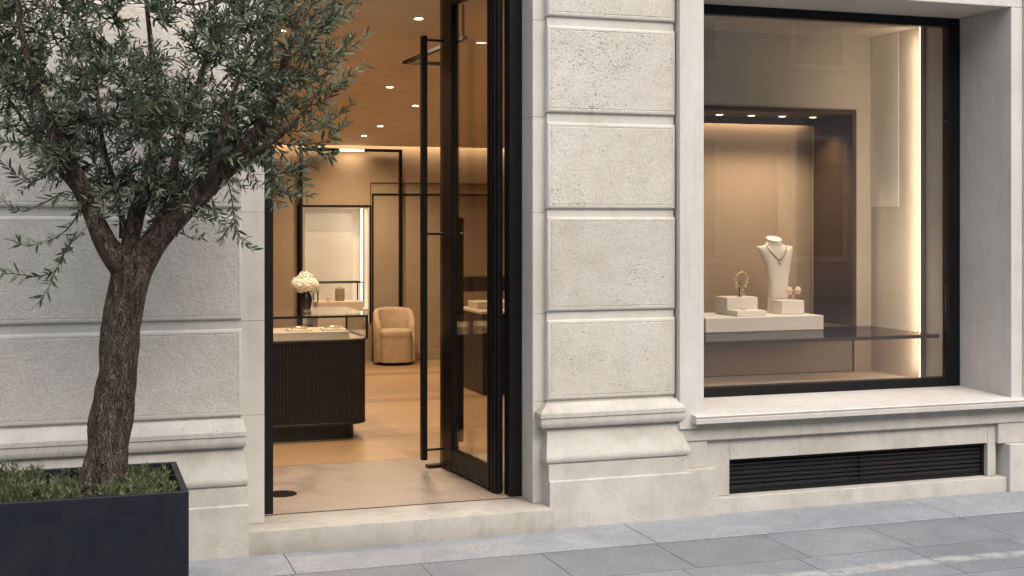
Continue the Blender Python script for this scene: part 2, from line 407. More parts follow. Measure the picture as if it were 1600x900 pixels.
# ventilation grille
bm = NB(); t_ = .018
box(bm, VX0, VX1, 6.845, 6.865, VZ0 + .001, VZ0 + t_); box(bm, VX0, VX1, 6.845, 6.865, VZ1 - t_, VZ1 - .001)
box(bm, VX0, VX0 + t_, 6.846, 6.865, VZ0 + t_, VZ1 - t_); box(bm, VX1 - t_, VX1, 6.846, 6.865, VZ0 + t_, VZ1 - t_)
vent = obj('vent_grille', bm, M_vent, B)
bm = NB()
for k in range(6):
    z = VZ0 + t_ + .012 + k * .0275
    pts = [(6.850, z), (6.868, z + .017), (6.868, z + .021), (6.849, z + .005)]
    a = [bm.verts.new((VX0 + t_, y, zz)) for y, zz in pts]; b_ = [bm.verts.new((VX1 - t_, y, zz)) for y, zz in pts]
    for i in range(4): bm.faces.new((a[i], a[(i + 1) % 4], b_[(i + 1) % 4], b_[i]))
    bm.faces.new(a); bm.faces.new(b_[::-1])
box(bm, (VX0 + VX1) / 2 - .0015, (VX0 + VX1) / 2 + .0015, 6.8485, 6.868, VZ0 + t_, VZ1 - t_)
sl_ = obj('louvre', bm, plain('louvre_black', (.006, .006, .0065), .45, 0, .2, 6, 0, 80, 0, .35), vent); 
# step
bm = NB(); box(bm, .819, 2.468, 6.668, 7.02, -.02, .126, .006, 2); obj('doorstep', bm, M_stepface, B, 40)

# doorway frame
FZ = 3.36
bm = NB()
box(bm, DX0 + .003, .999, 7.031, 7.13, .127, FZ, .003, 1)
obj('door_frame', bm, M_black, B)
bm = NB()
box(bm, 2.333, DX1 - .003, 7.031, 7.13, .127, FZ, .003, 1)
box(bm, .9995, 2.3325, 7.033, 7.13, 3.26, FZ, .003, 1)
obj('door_frame', bm, M_black, B)

# open glazed door leaf
H0 = Vector((2.327, 7.135, 0)); H1 = Vector((2.243, 8.02, 0))
ax = (H1 - H0).normalized(); nrm = Vector((-ax.y, ax.x, 0))          # nrm points to -X side (towards the passage)
LL = (H1 - H0).length
def leafbox(bm, s0, s1, n0, n1, z0, z1, bev=.002):
    p = [H0 + ax * s + nrm * n for s, n in ((s0, n0), (s1, n0), (s1, n1), (s0, n1))]
    quadbox(bm, [(q.x, q.y) for q in p], z0, z1, bev)
TH = .052
bm = NB()
leafbox(bm, .0, .115, 0, TH, .142, 3.115); 
leafbox(bm, LL - .20, LL - .056, 0, TH, .142, 3.115)
leafbox(bm, .1155, LL - .2005, .003, TH - .003, .142, .275)
leafbox(bm, .1155, LL - .2005, .003, TH - .003, 3.05, 3.115)
leaf = obj('entrance_door', bm, M_black, B)
bm = NB(); leafbox(bm, .1155, LL - .2005, TH / 2 - .006, TH / 2 + .006, .2755, 3.0495, 0); obj('glass_pane', bm, M_glass_d, leaf)
bm = NB(); leafbox(bm, LL - .0555, LL, .002, TH - .002, .142, 3.115); obj('edge_stile', bm, plain('bronze_stile', (.10, .06, .035), .3, .6), leaf)
bm = NB()                                                             # pivot post between frame and leaf
leafbox(bm, -.02, .0, .012, TH - .010, .14, 3.11, .001); leafbox(bm, .03, .045, TH, TH + .006, .142, 3.115, .001); leafbox(bm, .075, .09, TH, TH + .006, .142, 3.115, .001)
obj('hinge_post', bm, M_black, leaf)
# long pull handle on the passage side, with stand-offs
hs = LL - .075; hn = TH + .135
def rod(bm, s, n0, n1, z, r=.008): tube(bm, [H0 + ax * s + nrm * n0 + Vector((0, 0, z)), H0 + ax * s + nrm * n1 + Vector((0, 0, z))], r, 10)
bm = NB(); leafbox(bm, hs - .02, hs + .02, hn - .018, hn + .018, .20, 2.86, .003)
han = obj('pull_handle', bm, M_black, leaf)
M_steel = plain('steel_dark', (.10, .085, .07), .25, .9)
for z in (.262, 1.618, 2.835):
    bm = NB(); rod(bm, hs, TH, hn, z); obj('standoff', bm, M_steel, han)
bm = NB(); leafbox(bm, hs - .02, hs + .02, -.075, -.045, .30, 1.72, .003)
han2 = obj('pull_handle', bm, M_black, leaf)
for z in (.36, 1.618):
    bm = NB(); rod(bm, hs, -.05, 0, z); obj('standoff', bm, M_black, han2)
bm = NB(); leafbox(bm, hs - .10, LL + .03, .008, TH - .008, .1315, .1405, .001); leafbox(bm, LL - .01, LL + .05, TH * .2, TH + .08, .1315, .150, .002)
obj('floor_pivot', bm, M_bronze, leaf)

# display window frame and pane
GY = 7.285
bm = NB()
box(bm, WX0, 5.488, GY, GY + .07, .603, .664, .003, 1)
box(bm, WX0, 5.488, GY, GY + .07, 2.985, 3.044, .003, 1)
box(bm, 5.4885, WX1, GY - .002, GY + .07, .603, 3.044, .003, 1)
box(bm, WX0, WX0 + .08, GY + .002, GY + .07, .6645, 2.9845, .003, 1)
wf = obj('display_window', bm, M_black, B)
bm = NB(); box(bm, WX0 + .0805, 5.488, GY + .03, GY + .042, .6645, 2.9845); obj('glass_pane', bm, M_glass, wf)

# ------------------------------------------------------------------ shop interior shell
def plaster(name, col, rough=.7):
    m, nt, p = new_mat(name); co = coords(nt)
    f = nz(nt, co, 2.0, 6, .6); g = nz(nt, coords(nt, scale=(1, 1, 14)), 9, 4, .6)
    c = mixc(nt, 1.0, tuple(col), ramp(nt, f, [(.3, (.93, .92, .91)), (.7, (1.05, 1.05, 1.05))]), 'MULTIPLY')
    c = mixc(nt, 1.0, c, ramp(nt, g, [(.3, (.96, .96, .955)), (.7, (1.03, 1.03, 1.03))]), 'MULTIPLY')
    nt.links.new(c, p.inputs['Base Color']); p.inputs['Roughness'].default_value = rough; p.inputs['Specular IOR Level'].default_value = .3
    bump(nt, nz(nt, co, 60, 3), p, .08, .003); return m
M_wall = plaster('beige_plaster', (.36, .28, .19))
M_ceil = plaster('warm_ceiling', (.80, .68, .54))
def wood_mat():
    m, nt, p = new_mat('oak_floor'); co = coords(nt, loc=(.3, 0, 0))
    b = nt.nodes.new('ShaderNodeTexBrick'); nt.links.new(co, b.inputs['Vector'])
    b.inputs['Scale'].default_value = 1; b.inputs['Brick Width'].default_value = 2.4; b.inputs['Row Height'].default_value = .24
    b.inputs['Mortar Size'].default_value = .002; b.inputs['Color1'].default_value = (.72, .70, .66, 1); b.inputs['Color2'].default_value = (1.12, 1.1, 1.08, 1); b.inputs['Mortar'].default_value = (.5, .48, .45, 1)
    b.offset = .37
    g = nz(nt, coords(nt, scale=(1.2, 16, 1)), 3.0, 6, .65, .7)
    c = mixc(nt, 1.0, (.42, .29, .165), b.outputs['Color'], 'MULTIPLY')
    c = mixc(nt, 1.0, c, ramp(nt, g, [(.3, (.74, .70, .66)), (.6, (1.08, 1.06, 1.03))]), 'MULTIPLY')
    nt.links.new(c, p.inputs['Base Color']); nt.links.new(ramp(nt, g, [(.3, .32), (.7, .48)]), p.inputs['Roughness'])
    bump(nt, g, p, .06, .003); return m
M_wood = wood_mat()
def tile_mat():
    m, nt, p = new_mat('limestone_floor'); co = coords(nt, loc=(-1.455, -8.37, 0))
    b = nt.nodes.new('ShaderNodeTexBrick'); nt.links.new(co, b.inputs['Vector']); b.offset = 0
    b.inputs['Scale'].default_value = 1; b.inputs['Brick Width'].default_value = 1.3; b.inputs['Row Height'].default_value = 1.36
    b.inputs['Mortar Size'].default_value = .003
    f = nz(nt, co, 3, 7, .65, .6); g = nz(nt, co, 40, 3)
    c = mixc(nt, 1.0, (.31, .26, .208), ramp(nt, f, [(.3, (.66, .62, .58)), (.52, (1, 1, 1)), (.75, (1.12, 1.1, 1.08))]), 'MULTIPLY')
    c = mixc(nt, 1.0, c, ramp(nt, g, [(.3, (.93, .92, .91)), (.7, (1.04, 1.04, 1.04))]), 'MULTIPLY')
    c = mixc(nt, mth(nt, 'MULTIPLY', b.outputs['Fac'], .35), c, (.2, .16, .12))
    nt.links.new(c, p.inputs['Base Color']); nt.links.new(ramp(nt, f, [(.3, .45), (.7, .62)]), p.inputs['Roughness']); bump(nt, f, p, .06, .003); return m
M_tile = tile_mat()
BW = 14.32                                   # back wall
CSL = .098
CZ = lambda y: 2.516 + CSL * (14.32 - y)      # the ceiling falls gently towards the back
SX0, SX1 = -1.6, 6.2
bm = NB(); box(bm, SX0, 3.2, 7.0205, 8.372, -.02, .130); obj('shop_floor', bm, M_tile, B)
bm = NB(); box(bm, .93, 2.40, 7.013, 7.0198, .10, .1285); obj('threshold_strip', bm, M_bronze, B)
bm = NB(); box(bm, SX0, SX1, 8.3725, BW + .5, -.02, .130); obj('shop_floor', bm, M_wood, B)
bm = NB()
CY1 = BW - .13
for (xa_, xb_, pts) in ((SX0, SX1, [(7.45, CZ(7.45)), (CY1, CZ(CY1)), (CY1, CZ(CY1) + .05), (CY1 - .02, CZ(CY1) + .25), (7.45, CZ(7.45) + .3)]), (SX0, 3.2, [(7.131, CZ(7.131)), (7.4499, CZ(7.4499)), (7.4499, CZ(7.45) + .3), (7.131, CZ(7.131) + .3)])):
    a = [bm.verts.new((xa_, y, z)) for y, z in pts]; b_ = [bm.verts.new((xb_, y, z)) for y, z in pts]; n_ = len(pts)
    for i in range(n_): bm.faces.new((a[i], a[(i + 1) % n_], b_[(i + 1) % n_], b_[i]))
    bm.faces.new(a); bm.faces.new(b_[::-1])
obj('shop_ceiling', bm, M_ceil, B)
NX0, NX1, NZ0, NZ1 = 2.318, 3.100, .56, 1.853       # lit niche in the back wall
bm = NB()
box(bm, SX0, NX0, BW, BW + .5, .1305, 3.2); box(bm, NX1, SX1, BW, BW + .5, .1305, 3.2)
box(bm, NX0, NX1, BW, BW + .5, .1305, NZ0); box(bm, NX0, NX1, BW, BW + .5, NZ1, 3.2)
box(bm, SX0 - .2, SX0, 7.31, BW + .5, 0, 3.5); box(bm, SX1, SX1 + .2, 7.43, BW + .5, 0, 3.5)
box(bm, SX0, SX1, CY1 - .04, BW + .5, 3.2, 3.3)
box(bm, SX0, DX0, 7.301, 7.36, .131, 3.3); box(bm, DX1, 3.25, 7.301, 7.36, .131, 3.3); box(bm, DX0, DX1, 7.301, 7.36, 3.37, 3.6)
obj('shop_wall', bm, M_wall, B)
bm = NB(); box(bm, NX1 + .1, SX1, BW - .018, BW, .1305, .235, .003, 1); box(bm, SX0, NX0 - .1, BW - .018, BW, .1305, .235, .003, 1); obj('baseboard', bm, M_wall, B)

WARM = (1.0, .755, .51)
def area(name, loc, target, sx, sy, power, col=WARM):
    d = bpy.data.lights.new(name, 'AREA'); d.shape = 'RECTANGLE'; d.size = sx; d.size_y = sy; d.energy = power; d.color = col
    o = bpy.data.objects.new(name, d); COL.objects.link(o); o.location = loc
    o.rotation_euler = (Vector(target) - Vector(loc)).to_track_quat('-Z', 'Y').to_euler(); return o
def spot(name, loc, power, angle=120, col=WARM, blend=.8, r=.03, target=None):
    d = bpy.data.lights.new(name, 'SPOT'); d.energy = power; d.spot_size = R(angle); d.spot_blend = blend; d.color = col; d.shadow_soft_size = r
    o = bpy.data.objects.new(name, d); COL.objects.link(o); o.location = loc
    if target is not None: o.rotation_euler = (Vector(target) - Vector(loc)).to_track_quat('-Z', 'Y').to_euler()
    return o

# cove strip above the back wall
bm = NB(); box(bm, SX0 + .1, SX1 - .1, CY1 + .03, CY1 + .05, CZ(CY1) + .10, CZ(CY1) + .115)
cv = obj('cove_light_strip', bm, emit('cove_led', (1, .72, .42), 3), B)
area('cove_lamp', (2.5, CY1 + .055, CZ(CY1) + .09), (2.5, BW + .05, 1.6), 7.0, .03, 7)

# ceiling downlights
M_down = emit('downlight_led', (1, .86, .66), 4)
M_ring = plain('downlight_trim', (.62, .54, .44), .5)
dl_spots = [((654, 29), 'recessed ceiling downlight nearest the glass door, largest one in the shop ceiling'),
            ((609, 136), 'small recessed downlight midway along the shop ceiling, alone left of its neighbour'),
            ((649, 165), 'small recessed downlight beside the top of the tall door handle'),
            ((594, 197), 'tiny recessed downlight, right one of the far pair near the back wall'),
            ((569, 212), 'tiny recessed downlight closest to the back wall above the black portal frame'),
            ((440, 48), 'added unseen downlight brightening the black counter, behind the right edge of the olive crown')]  # last downlight is added, unseen, to brighten the counter and flowers
dl0 = None
for (u_, v__), lab in dl_spots:
    q_ = _d(u_, v__); k_ = (2.516 + CSL * 14.32 - EYE) / (q_[2] + CSL * q_[1]); x, y = q_[0] * k_, q_[1] * k_; z = CZ(y)
    if dl0 is None:
        dl0 = thing('ceiling_light', lab, 'downlight', (x, y, z), 'recessed ceiling downlights')
        bm = NB(); 
        n = 28; ri = [bm.verts.new((x + .030 * math.cos(2 * math.pi * i / n), y + .030 * math.sin(2 * math.pi * i / n), z - .001 - .098 * .030 * math.sin(2 * math.pi * i / n))) for i in range(n)]
        ro = [bm.verts.new((x + .038 * math.cos(2 * math.pi * i / n), y + .038 * math.sin(2 * math.pi * i / n), z - .004 - .098 * .038 * math.sin(2 * math.pi * i / n))) for i in range(n)]
        rb = [bm.verts.new((x + .038 * math.cos(2 * math.pi * i / n), y + .038 * math.sin(2 * math.pi * i / n), z + .010 - .098 * .038 * math.sin(2 * math.pi * i / n))) for i in range(n)]
        for i in range(n):
            j = (i + 1) % n; bm.faces.new((ri[i], ri[j], ro[j], ro[i])); bm.faces.new((ro[i], ro[j], rb[j], rb[i]))
        obj('trim_ring', bm, M_ring, dl0, 40)
        bm = NB(); lathe(bm, [(.028, -.0045), (.028, -.0025)], (x, y, z), 24); obj('lens', bm, M_down, dl0)
        base = Vector((x, y, z))
    else:
        dup(dl0, Vector((x, y, z)) - base, lab)
    spot('downlight_lamp', (x, y, z - .03), 62 if y < 10.8 else 34, 158, WARM, .9, .04)

# ------------------------------------------------------------------ back of the shop
# black portal frame standing in front of the back wall
pf = thing('portal_frame', 'tall thin black metal portal frame with a light bar, standing against the back wall', 'frame', (2.9, 14.2, .13))
bm = NB(); PY = BW - .055
px0, px1, pz = xs(468, PY), xs(628, PY), 2.50
box(bm, px0, px0 + .032, PY - .02, PY + .02, .1315, pz - .032); box(bm, px1 - .034, px1, PY - .02, PY + .02, .1315, pz - .032); box(bm, px0, px1, PY - .021, PY + .021, pz - .0318, pz)
obj('frame', bm, M_black, pf)
bm = NB(); box(bm, xs(530, PY), xs(568, PY), PY - .028, PY - .0215, pz - .030, pz - .006); obj('light_bar', bm, emit('bar_led', (1, .82, .58), 2.2), pf)
area('portal_lamp', (xs(549, PY), PY - .05, pz - .05), (xs(549, PY), PY + .05, .6), .3, .02, .5)

# lit display niche in the back wall
nd = thing('wall_niche', 'white lit display niche with black border in the back wall behind the flowers', 'display niche', (2.7, BW, NZ0))
M_nwhite = plaster('niche_white', (.66, .63, .58))
bm = NB(); e = .012
box(bm, NX0 + .0005, NX0 + e, BW - .004, BW + .34, NZ0 + .0005, NZ1 - .0005); box(bm, NX1 - e, NX1 - .0005, BW - .004, BW + .34, NZ0 + .0005, NZ1 - .0005)
box(bm, NX0 + e, NX1 - e, BW - .004, BW + .34, NZ1 - e, NZ1 - .0005); box(bm, NX0 + e, NX1 - e, BW - .004, BW + .34, NZ0 + .0005, NZ0 + .16)
box(bm, NX0 + .0005, NX1 - .0005, BW + .34, BW + .36, NZ0, NZ1)
obj('lining', bm, M_nwhite, nd)
bm = NB(); box(bm, xs(476, BW + .3), xs(551, BW + .3), BW + .30, BW + .335, NZ0 + .165, 1.79, .002, 1); obj('back_panel', bm, plaster('niche_panel', (.50, .475, .43)), nd)
bm = NB(); w = .022
box(bm, NX0 - w, NX1 + w, BW - .014, BW - .0005, NZ1, NZ1 + w); box(bm, NX0 - w, NX0, BW - .014, BW - .0005, NZ0, NZ1 - .0003); box(bm, NX1, NX1 + w, BW - .014, BW - .0005, NZ0, NZ1 - .0003)
obj('border', bm, M_black, nd)
bm = NB(); box(bm, 3.030, 3.041, BW + .10, BW + .115, NZ0 + .165, NZ1 - .015); obj('light_strip', bm, emit('niche_led', (1, .86, .64), 2.4), nd)
bm = NB(); box(bm, NX0 + .013, NX0 + .021, BW + .02, BW + .03, NZ0 + .165, NZ1 - .015); obj('light_strip', bm, emit('niche_led2', (1, .86, .64), 1.6), nd)
area('niche_lamp', (3.02, BW + .09, 1.25), (2.5, BW + .3, 1.2), .02, 1.1, .4, (1, .84, .64))
area('niche_lamp', (2.7, BW + .12, NZ1 - .02), (2.7, BW + .2, .9), .7, .04, .5, (1, .84, .64))

# flush door panel right of it
jd = thing('wall_panel', 'flush beige wall panel outlined by thin bronze and black trim behind the armchair', 'wall panel', (3.7, BW, .13))
bm = NB(); PX = BW - .001
xa, xb, xc = xs(578, PX), xs(581, PX), 4.55
box(bm, xa, xc, PX - .010, PX, 2.118, 2.130); box(bm, xa, xa + .010, PX - .010, PX, 1.86, 2.1178)
obj('outer_trim', bm, plain('bronze_trim', (.20, .13, .075), .4, .5), jd)
bm = NB(); box(bm, xb, xc, PX - .016, PX, 1.990, 2.006); box(bm, xb, xb + .016, PX - .016, PX, .131, 1.9898)
obj('inner_trim', bm, M_black, jd)

# small glass case on the niche ledge
M_cream = plaster('cream_leather', (.58, .50, .39))
gc = thing('jewellery_case', 'small black framed glass case on a beige base inside the lit wall niche', 'display case', (2.75, BW - .1, .72))
def wire_case(bm, x0, x1, y0, y1, z0, z1, t):
    for x in (x0, x1 - t):
        for y in (y0, y1 - t): box(bm, x, x + t, y, y + t, z0, z1 - t)
    for y in (y0, y1 - t): box(bm, x0, x1, y, y + t, z1 - t + .0003, z1)
    for x in (x0, x1 - t): box(bm, x, x + t, y0 + t, y1 - t, z1 - t + .0003, z1)
cy0, cy1 = 13.95, 14.25
cx0, cx1 = xs(496, cy0), xs(568, cy0); cz0, cz1 = atY(530, 478, cy0).z, atY(530, 441, cy0).z
bm = NB(); box(bm, cx0, cx1, cy0, cy1, .1315, cz0 + .045, .004, 1); obj('case_base', bm, M_cream, gc)
bm = NB(); wire_case(bm, cx0, cx1, cy0, cy1, cz0 + .0455, cz1, .012); obj('case_frame', bm, M_black, gc)
M_gold = plain('gold', (.85, .66, .40), .3, .65)
bm = NB(); zc = cz0 + .0455
prof = [(.045, 0), (.052, .01), (.054, .10), (.05, .135), (.02, .15), (.016, .158)]
lathe(bm, prof, (xs(531, 14.08), 14.08, zc), 20, 1, .5)
st = obj('pendant_stand', bm, plain('stand_taupe', (.32, .24, .15), .6), None, 40)
tag(st, 'taupe pendant stand in the small glass case of the wall niche', 'jewellery stand')
bm = NB(); lathe(bm, [(.026, 0), (.028, .012), (.012, .02), (.011, .03), (.018, .045), (.006, .058), (.009, .068), (.003, .075)], (xs(513, 14.05), 14.05, zc), 16)
tag(obj('ring_holder', bm, plain('blush', (.62, .43, .32), .5), None, 40), 'tiny blush ring holder left of the taupe pendant stand in the niche case', 'ring holder')

# armchair
ch = thing('armchair', 'beige upholstered tub armchair standing against the back wall', 'armchair', (3.36, 14.05, .13))
M_fab = plain('beige_boucle', (.47, .36, .24), .9, 0, .10, 14, .35, 160)
ccx, ccy = xs(616, 13.98), 13.98; cr = .232
bm = NB(); nA, top = 40, []
rows = []
for i in range(nA + 1):
    ph = R(-118 + 236 * i / nA)                      # 0 = back (+Y)
    q_ = abs(ph) / R(118)
    ht = .745 - .035 * q_ ** 2 - .16 * max(0, (q_ - .55) / .45) ** 1.6
    so, co_ = math.sin(ph), math.cos(ph)
    ring = []
    for rr, zz in ((cr, .165), (cr + .004, .40), (cr, ht - .035), (cr - .012, ht - .010), (cr - .032, ht), (cr - .055, ht - .010), (cr - .066, ht - .035), (cr - .07, .40), (cr - .07, .165)):
        ring.append(bm.verts.new((ccx + rr * so, ccy + rr * co_ * .98, zz)))
    rows.append(ring)
for a, b_ in zip(rows, rows[1:]):
    for k in range(len(a)): bm.faces.new((a[k], a[(k + 1) % len(a)], b_[(k + 1) % len(a)], b_[k]))
bm.faces.new(rows[0]); bm.faces.new(rows[-1][::-1])
obj('backrest', bm, M_fab, ch, 60)
bm = NB(); q = []
for i in range(32):
    a = 2 * math.pi * i / 32; cx_, sy_ = math.cos(a), math.sin(a)
    q.append((ccx - .005 + .172 * math.copysign(abs(cx_) ** .55, cx_), ccy - .055 + .165 * math.copysign(abs(sy_) ** .6, sy_)))
quadbox(bm, q, .165, .435, 0); 
obj('seat_base', bm, M_fab, ch, 50)
bm = NB(); rr = [(1.0, .4355), (1.02, .45), (1.02, .485), (.99, .505), (.9, .515), (.5, .522)]
rings = [[bm.verts.new((ccx - .005 + (x - ccx + .005) * s, ccy - .055 + (y - ccy + .055) * s, z)) for x, y in q] for s, z in rr]
for a, b_ in zip(rings, rings[1:]):
    for k in range(32): bm.faces.new((a[k], a[(k + 1) % 32], b_[(k + 1) % 32], b_[k]))
bm.faces.new(rings[-1]); bm.faces.new(rings[0][::-1]); obj('seat_cushion', bm, M_fab, ch, 60)
for dx, dy in ((-.13, -.15), (.15, -.15), (-.12, .12), (.12, .12)):
    bm = NB(); lathe(bm, [(.012, 0), (.016, .034)], (ccx + dx, ccy + dy, .1312), 10); obj('leg', bm, M_black, ch)

# ------------------------------------------------------------------ sales counter
dc = thing('sales_counter', 'black fluted counter with rounded end and glass case top just inside the doorway', 'counter', (1.4, 9.6, .13))
M_ct = plain('ebony_wood', (.016, .012, .010), .42, 0, .2, 8)
def counter_outline(x1, yf, yb, r, x0, n=14):
    pts = [(x0, yf)]
    for i in range(n + 1):
        a = -math.pi / 2 + math.pi / 2 * i / n; pts.append((x1 - r + r * math.cos(a), yf + r + r * math.sin(a)))
    pts += [(x1, yb), (x0, yb)]
    return pts
def fluted(x1, yf, yb, r, x0, pitch, dep):
    raw = counter_outline(x1, yf, yb, r, x0, 60)[:-1]
    out = []; s = 0; step = pitch / 6
    for (ax_, ay_), (bx_, by_) in zip(raw, raw[1:]):
        L = math.hypot(bx_ - ax_, by_ - ay_); nn = max(1, int(L / step)); nx_, ny_ = (by_ - ay_) / L, -(bx_ - ax_) / L
        for k in range(nn):
            t = k / nn; d_ = dep * abs(math.sin(math.pi * (s + L * t) / pitch)) - dep
            out.append((ax_ + (bx_ - ax_) * t + nx_ * d_, ay_ + (by_ - ay_) * t + ny_ * d_))
        s += L
    return out + [(x1 - .001, yb), (x0, yb)]
KX0, KX1, KY0, KY1 = .55, 1.992, 9.2, 9.99
bm = NB(); quadbox(bm, fluted(KX1, KY0, KY1, .16, KX0, .024, .007), .262, .835); obj('counter_body', bm, M_ct, dc)
bm = NB(); quadbox(bm, counter_outline(KX1 + .004, KY0 - .006, KY1, .16, KX0), .8355, .852, .002); quadbox(bm, counter_outline(KX1 + .003, KY0 - .005, KY1, .16, KX0), .245, .2615, .002)
obj('counter_rim', bm, M_ct, dc)
bm = NB(); quadbox(bm, counter_outline(1.915, KY0 + .10, KY1 - .05, .10, KX0 + .05), .1305, .2445); obj('toe_kick', bm, M_ct, dc)
bm = NB(); gx1 = 1.985; gz0, gz1 = .8525, 1.036
wire_case(bm, KX0, gx1, KY0 + .01, KY1 - .02, gz0, gz1 - .012, .015); 
obj('case_frame', bm, M_black, dc)
bm = NB(); box(bm, KX0, gx1 + .0, KY0 + .004, KY1, gz1 - .0118, gz1, .002, 1); obj('glass_top', bm, M_glass_c, dc)
bm = NB(); box(bm, KX0 + .012, gx1 - .0125, KY0 + .012, KY0 + .017, gz0 + .001, gz1 - .0245); box(bm, gx1 - .009, gx1 - .004, KY0 + .0225, KY1 - .033, gz0 + .001, gz1 - .0245); obj('glass_pane', bm, M_glass_c, dc)
bm = NB(); box(bm, KX0 + .02, gx1 - .03, KY0 + .02, KY1 - .04, gz0 + .0002, gz0 + .004); obj('case_liner', bm, M_cream, dc)
# display block in the case
zb0 = gz0 + .0045; ztop = zb0 + .050
bm = NB(); box(bm, 1.02, 1.86, KY0 + .06, KY0 + .50, zb0, ztop, .003, 1)
tag(obj('display_block', bm, plaster('cream_suede', (.70, .60, .45)), None), 'long cream display block lying inside the glass case of the black counter', 'display block')
M_ivory = plain('ivory_cushion', (.78, .72, .62), .7)
def cushion(u, label):
    cx_ = xs(u, KY0 + .25); c = (cx_, KY0 + .22, ztop)
    t = thing('jewellery_cushion', label, 'jewellery tray', c, 'jewellery trays in the counter case')
    bm = NB(); box(bm, cx_ - .085, cx_ + .085, KY0 + .14, KY0 + .30, ztop + .0003, ztop + .012, .004, 2); obj('tray', bm, M_ivory, t)
    bm = NB(); rg = [[], []]
    pts = [(cx_ + .055 * math.cos(a), KY0 + .22 + .05 * math.sin(a), ztop + .020 + .006 * math.sin(2 * a)) for a in [2 * math.pi * i / 28 for i in range(28)]]
    tube(bm, pts, .006, 6, closed=True); obj('bracelet', bm, M_gold, t, 60); return t
cushion(466, 'left one of the two ivory bracelet trays inside the counter glass case')
cushion(519, 'right one of the two ivory bracelet trays inside the counter glass case')

# vase and flowers on the glass top
vx, vy = xs(478, 9.80), 9.80
bm = NB(); lathe(bm, [(.034, .0), (.040, .02), (.047, .06), (.045, .095), (.032, .118), (.030, .128), (.035, .136), (.029, .136), (.026, .125), (.026, .06)], (vx, vy, gz1 + .0005), 24)
tag(obj('vase', bm, plain('black_ceramic', (.02, .017, .013), .3, 0, .2, 20), None, 50), 'black ceramic vase on the glass counter top holding white flowers', 'vase')
fl = thing('hydrangea_bouquet', 'creamy white hydrangea bouquet in the black vase', 'flowers', (vx, vy, gz1 + .13))
rnd = random.Random(3)
bm = NB(); bs = NB()
heads = [(-.035, -.01, .175, .052), (.035, -.02, .18, .055), (.0, .02, .225, .058), (.062, .02, .165, .045), (-.062, .01, .195, .045), (.005, -.04, .19, .055)]
for hx, hy, hz, hr in heads:
    c = Vector((vx + hx, vy + hy, gz1 + hz))
    tube(bs, [(vx + hx * .2, vy + hy * .2, gz1 + .08), (vx + hx * .5, vy + hy * .5, gz1 + .13), c], .003, 5)
    for k in range(70):
        z = 1 - 2 * (k + .5) / 70; a = k * 2.39996; rr = math.sqrt(1 - z * z)
        n = Vector((rr * math.cos(a), rr * math.sin(a), z)); 
        p = c + n * hr * rnd.uniform(.85, 1.08); t1 = n.orthogonal().normalized(); t2 = n.cross(t1); ro = rnd.uniform(0, 6.28)
        for j in range(4):
            aa = ro + j * math.pi / 2; dv = t1 * math.cos(aa) + t2 * math.sin(aa); ev = t1 * -math.sin(aa) + t2 * math.cos(aa)
            s = .0135
            vv = [p, p + dv * s * .6 + ev * s * .5 + n * .003, p + dv * s * 1.15 + n * .001, p + dv * s * .6 - ev * s * .5 + n * .003]
            bm.faces.new([bm.verts.new(q_) for q_ in vv])
m_pet, nt, p = new_mat('petal'); p.inputs['Base Color'].default_value = (.92, .88, .74, 1); p.inputs['Roughness'].default_value = .6; p.inputs['Subsurface Weight'].default_value = .0
obj('blossoms', bm, m_pet, fl, recalc=False); obj('stems', bs, plain('stem_green', (.07, .10, .03), .6), fl)

# right-hand cabinet deeper in the shop, seen through the door glass
cb = thing('side_cabinet', 'dark side cabinet with cream top deeper in the shop, seen past the open door', 'cabinet', (3.9, 11.6, .13))
bm = NB(); box(bm, 3.46, 4.6, 11.2, 11.9, .1305, .86, .004, 1); obj('cabinet_body', bm, M_ct, cb)
bm = NB(); box(bm, 3.44, 4.62, 11.18, 11.92, .8605, .885, .003, 1); obj('cabinet_top', bm, M_cream, cb)
bm = NB(); box(bm, 3.5, 4.5, 11.5, 11.8, .8855, .95, .003, 1); tag(obj('display_block', bm, M_cream, None), 'cream display block on top of the dark side cabinet behind the open door', 'display block')
bm = NB(); box(bm, 3.46, 4.6, 12.0, 12.3, 1.02, 1.16, .003, 1); box(bm, 3.46, 3.5, 12.0, 12.3, .1305, 1.02); box(bm, 4.56, 4.6, 12.0, 12.3, .1305, 1.02)
tag(obj('console_shelf', bm, M_ct, None), 'dark console shelf standing behind the side cabinet, glimpsed beside the door frame', 'shelf')

# ceiling track near the door
z = 2.86
tk = NB(); 
P1, P2, P3 = Vector((2.40, 8.15, 2.885)), Vector((2.236, 9.13, 2.825)), Vector((2.60, 9.10, 2.825))
def bar(bm, a, b_, w=.035, h=.022):
    d_ = (b_ - a).normalized(); sdv = Vector((-d_.y, d_.x, 0)).normalized() * w / 2; up = Vector((0, 0, h))
    v = [bm.verts.new(p) for p in (a - sdv, a + sdv, b_ + sdv, b_ - sdv, a - sdv + up, a + sdv + up, b_ + sdv + up, b_ - sdv + up)]
    for f in ((0, 1, 2, 3), (7, 6, 5, 4), (0, 4, 5, 1), (1, 5, 6, 2), (2, 6, 7, 3), (3, 7, 4, 0)): bm.faces.new([v[i] for i in f])
bar(tk, P1, P2); bar(tk, P2 + Vector((.036, -.002, 0)), P3)
for p_ in (P1 + Vector((0, .05, 0)), P3 - Vector((.05, 0, 0))): box(tk, p_.x - .008, p_.x + .008, p_.y - .008, p_.y + .008, p_.z + .0225, CZ(p_.y) + .01)
tag(obj('ceiling_rail', tk, M_black, None), 'black angled metal rail hung under the ceiling behind the top of the long door handle', 'rail')
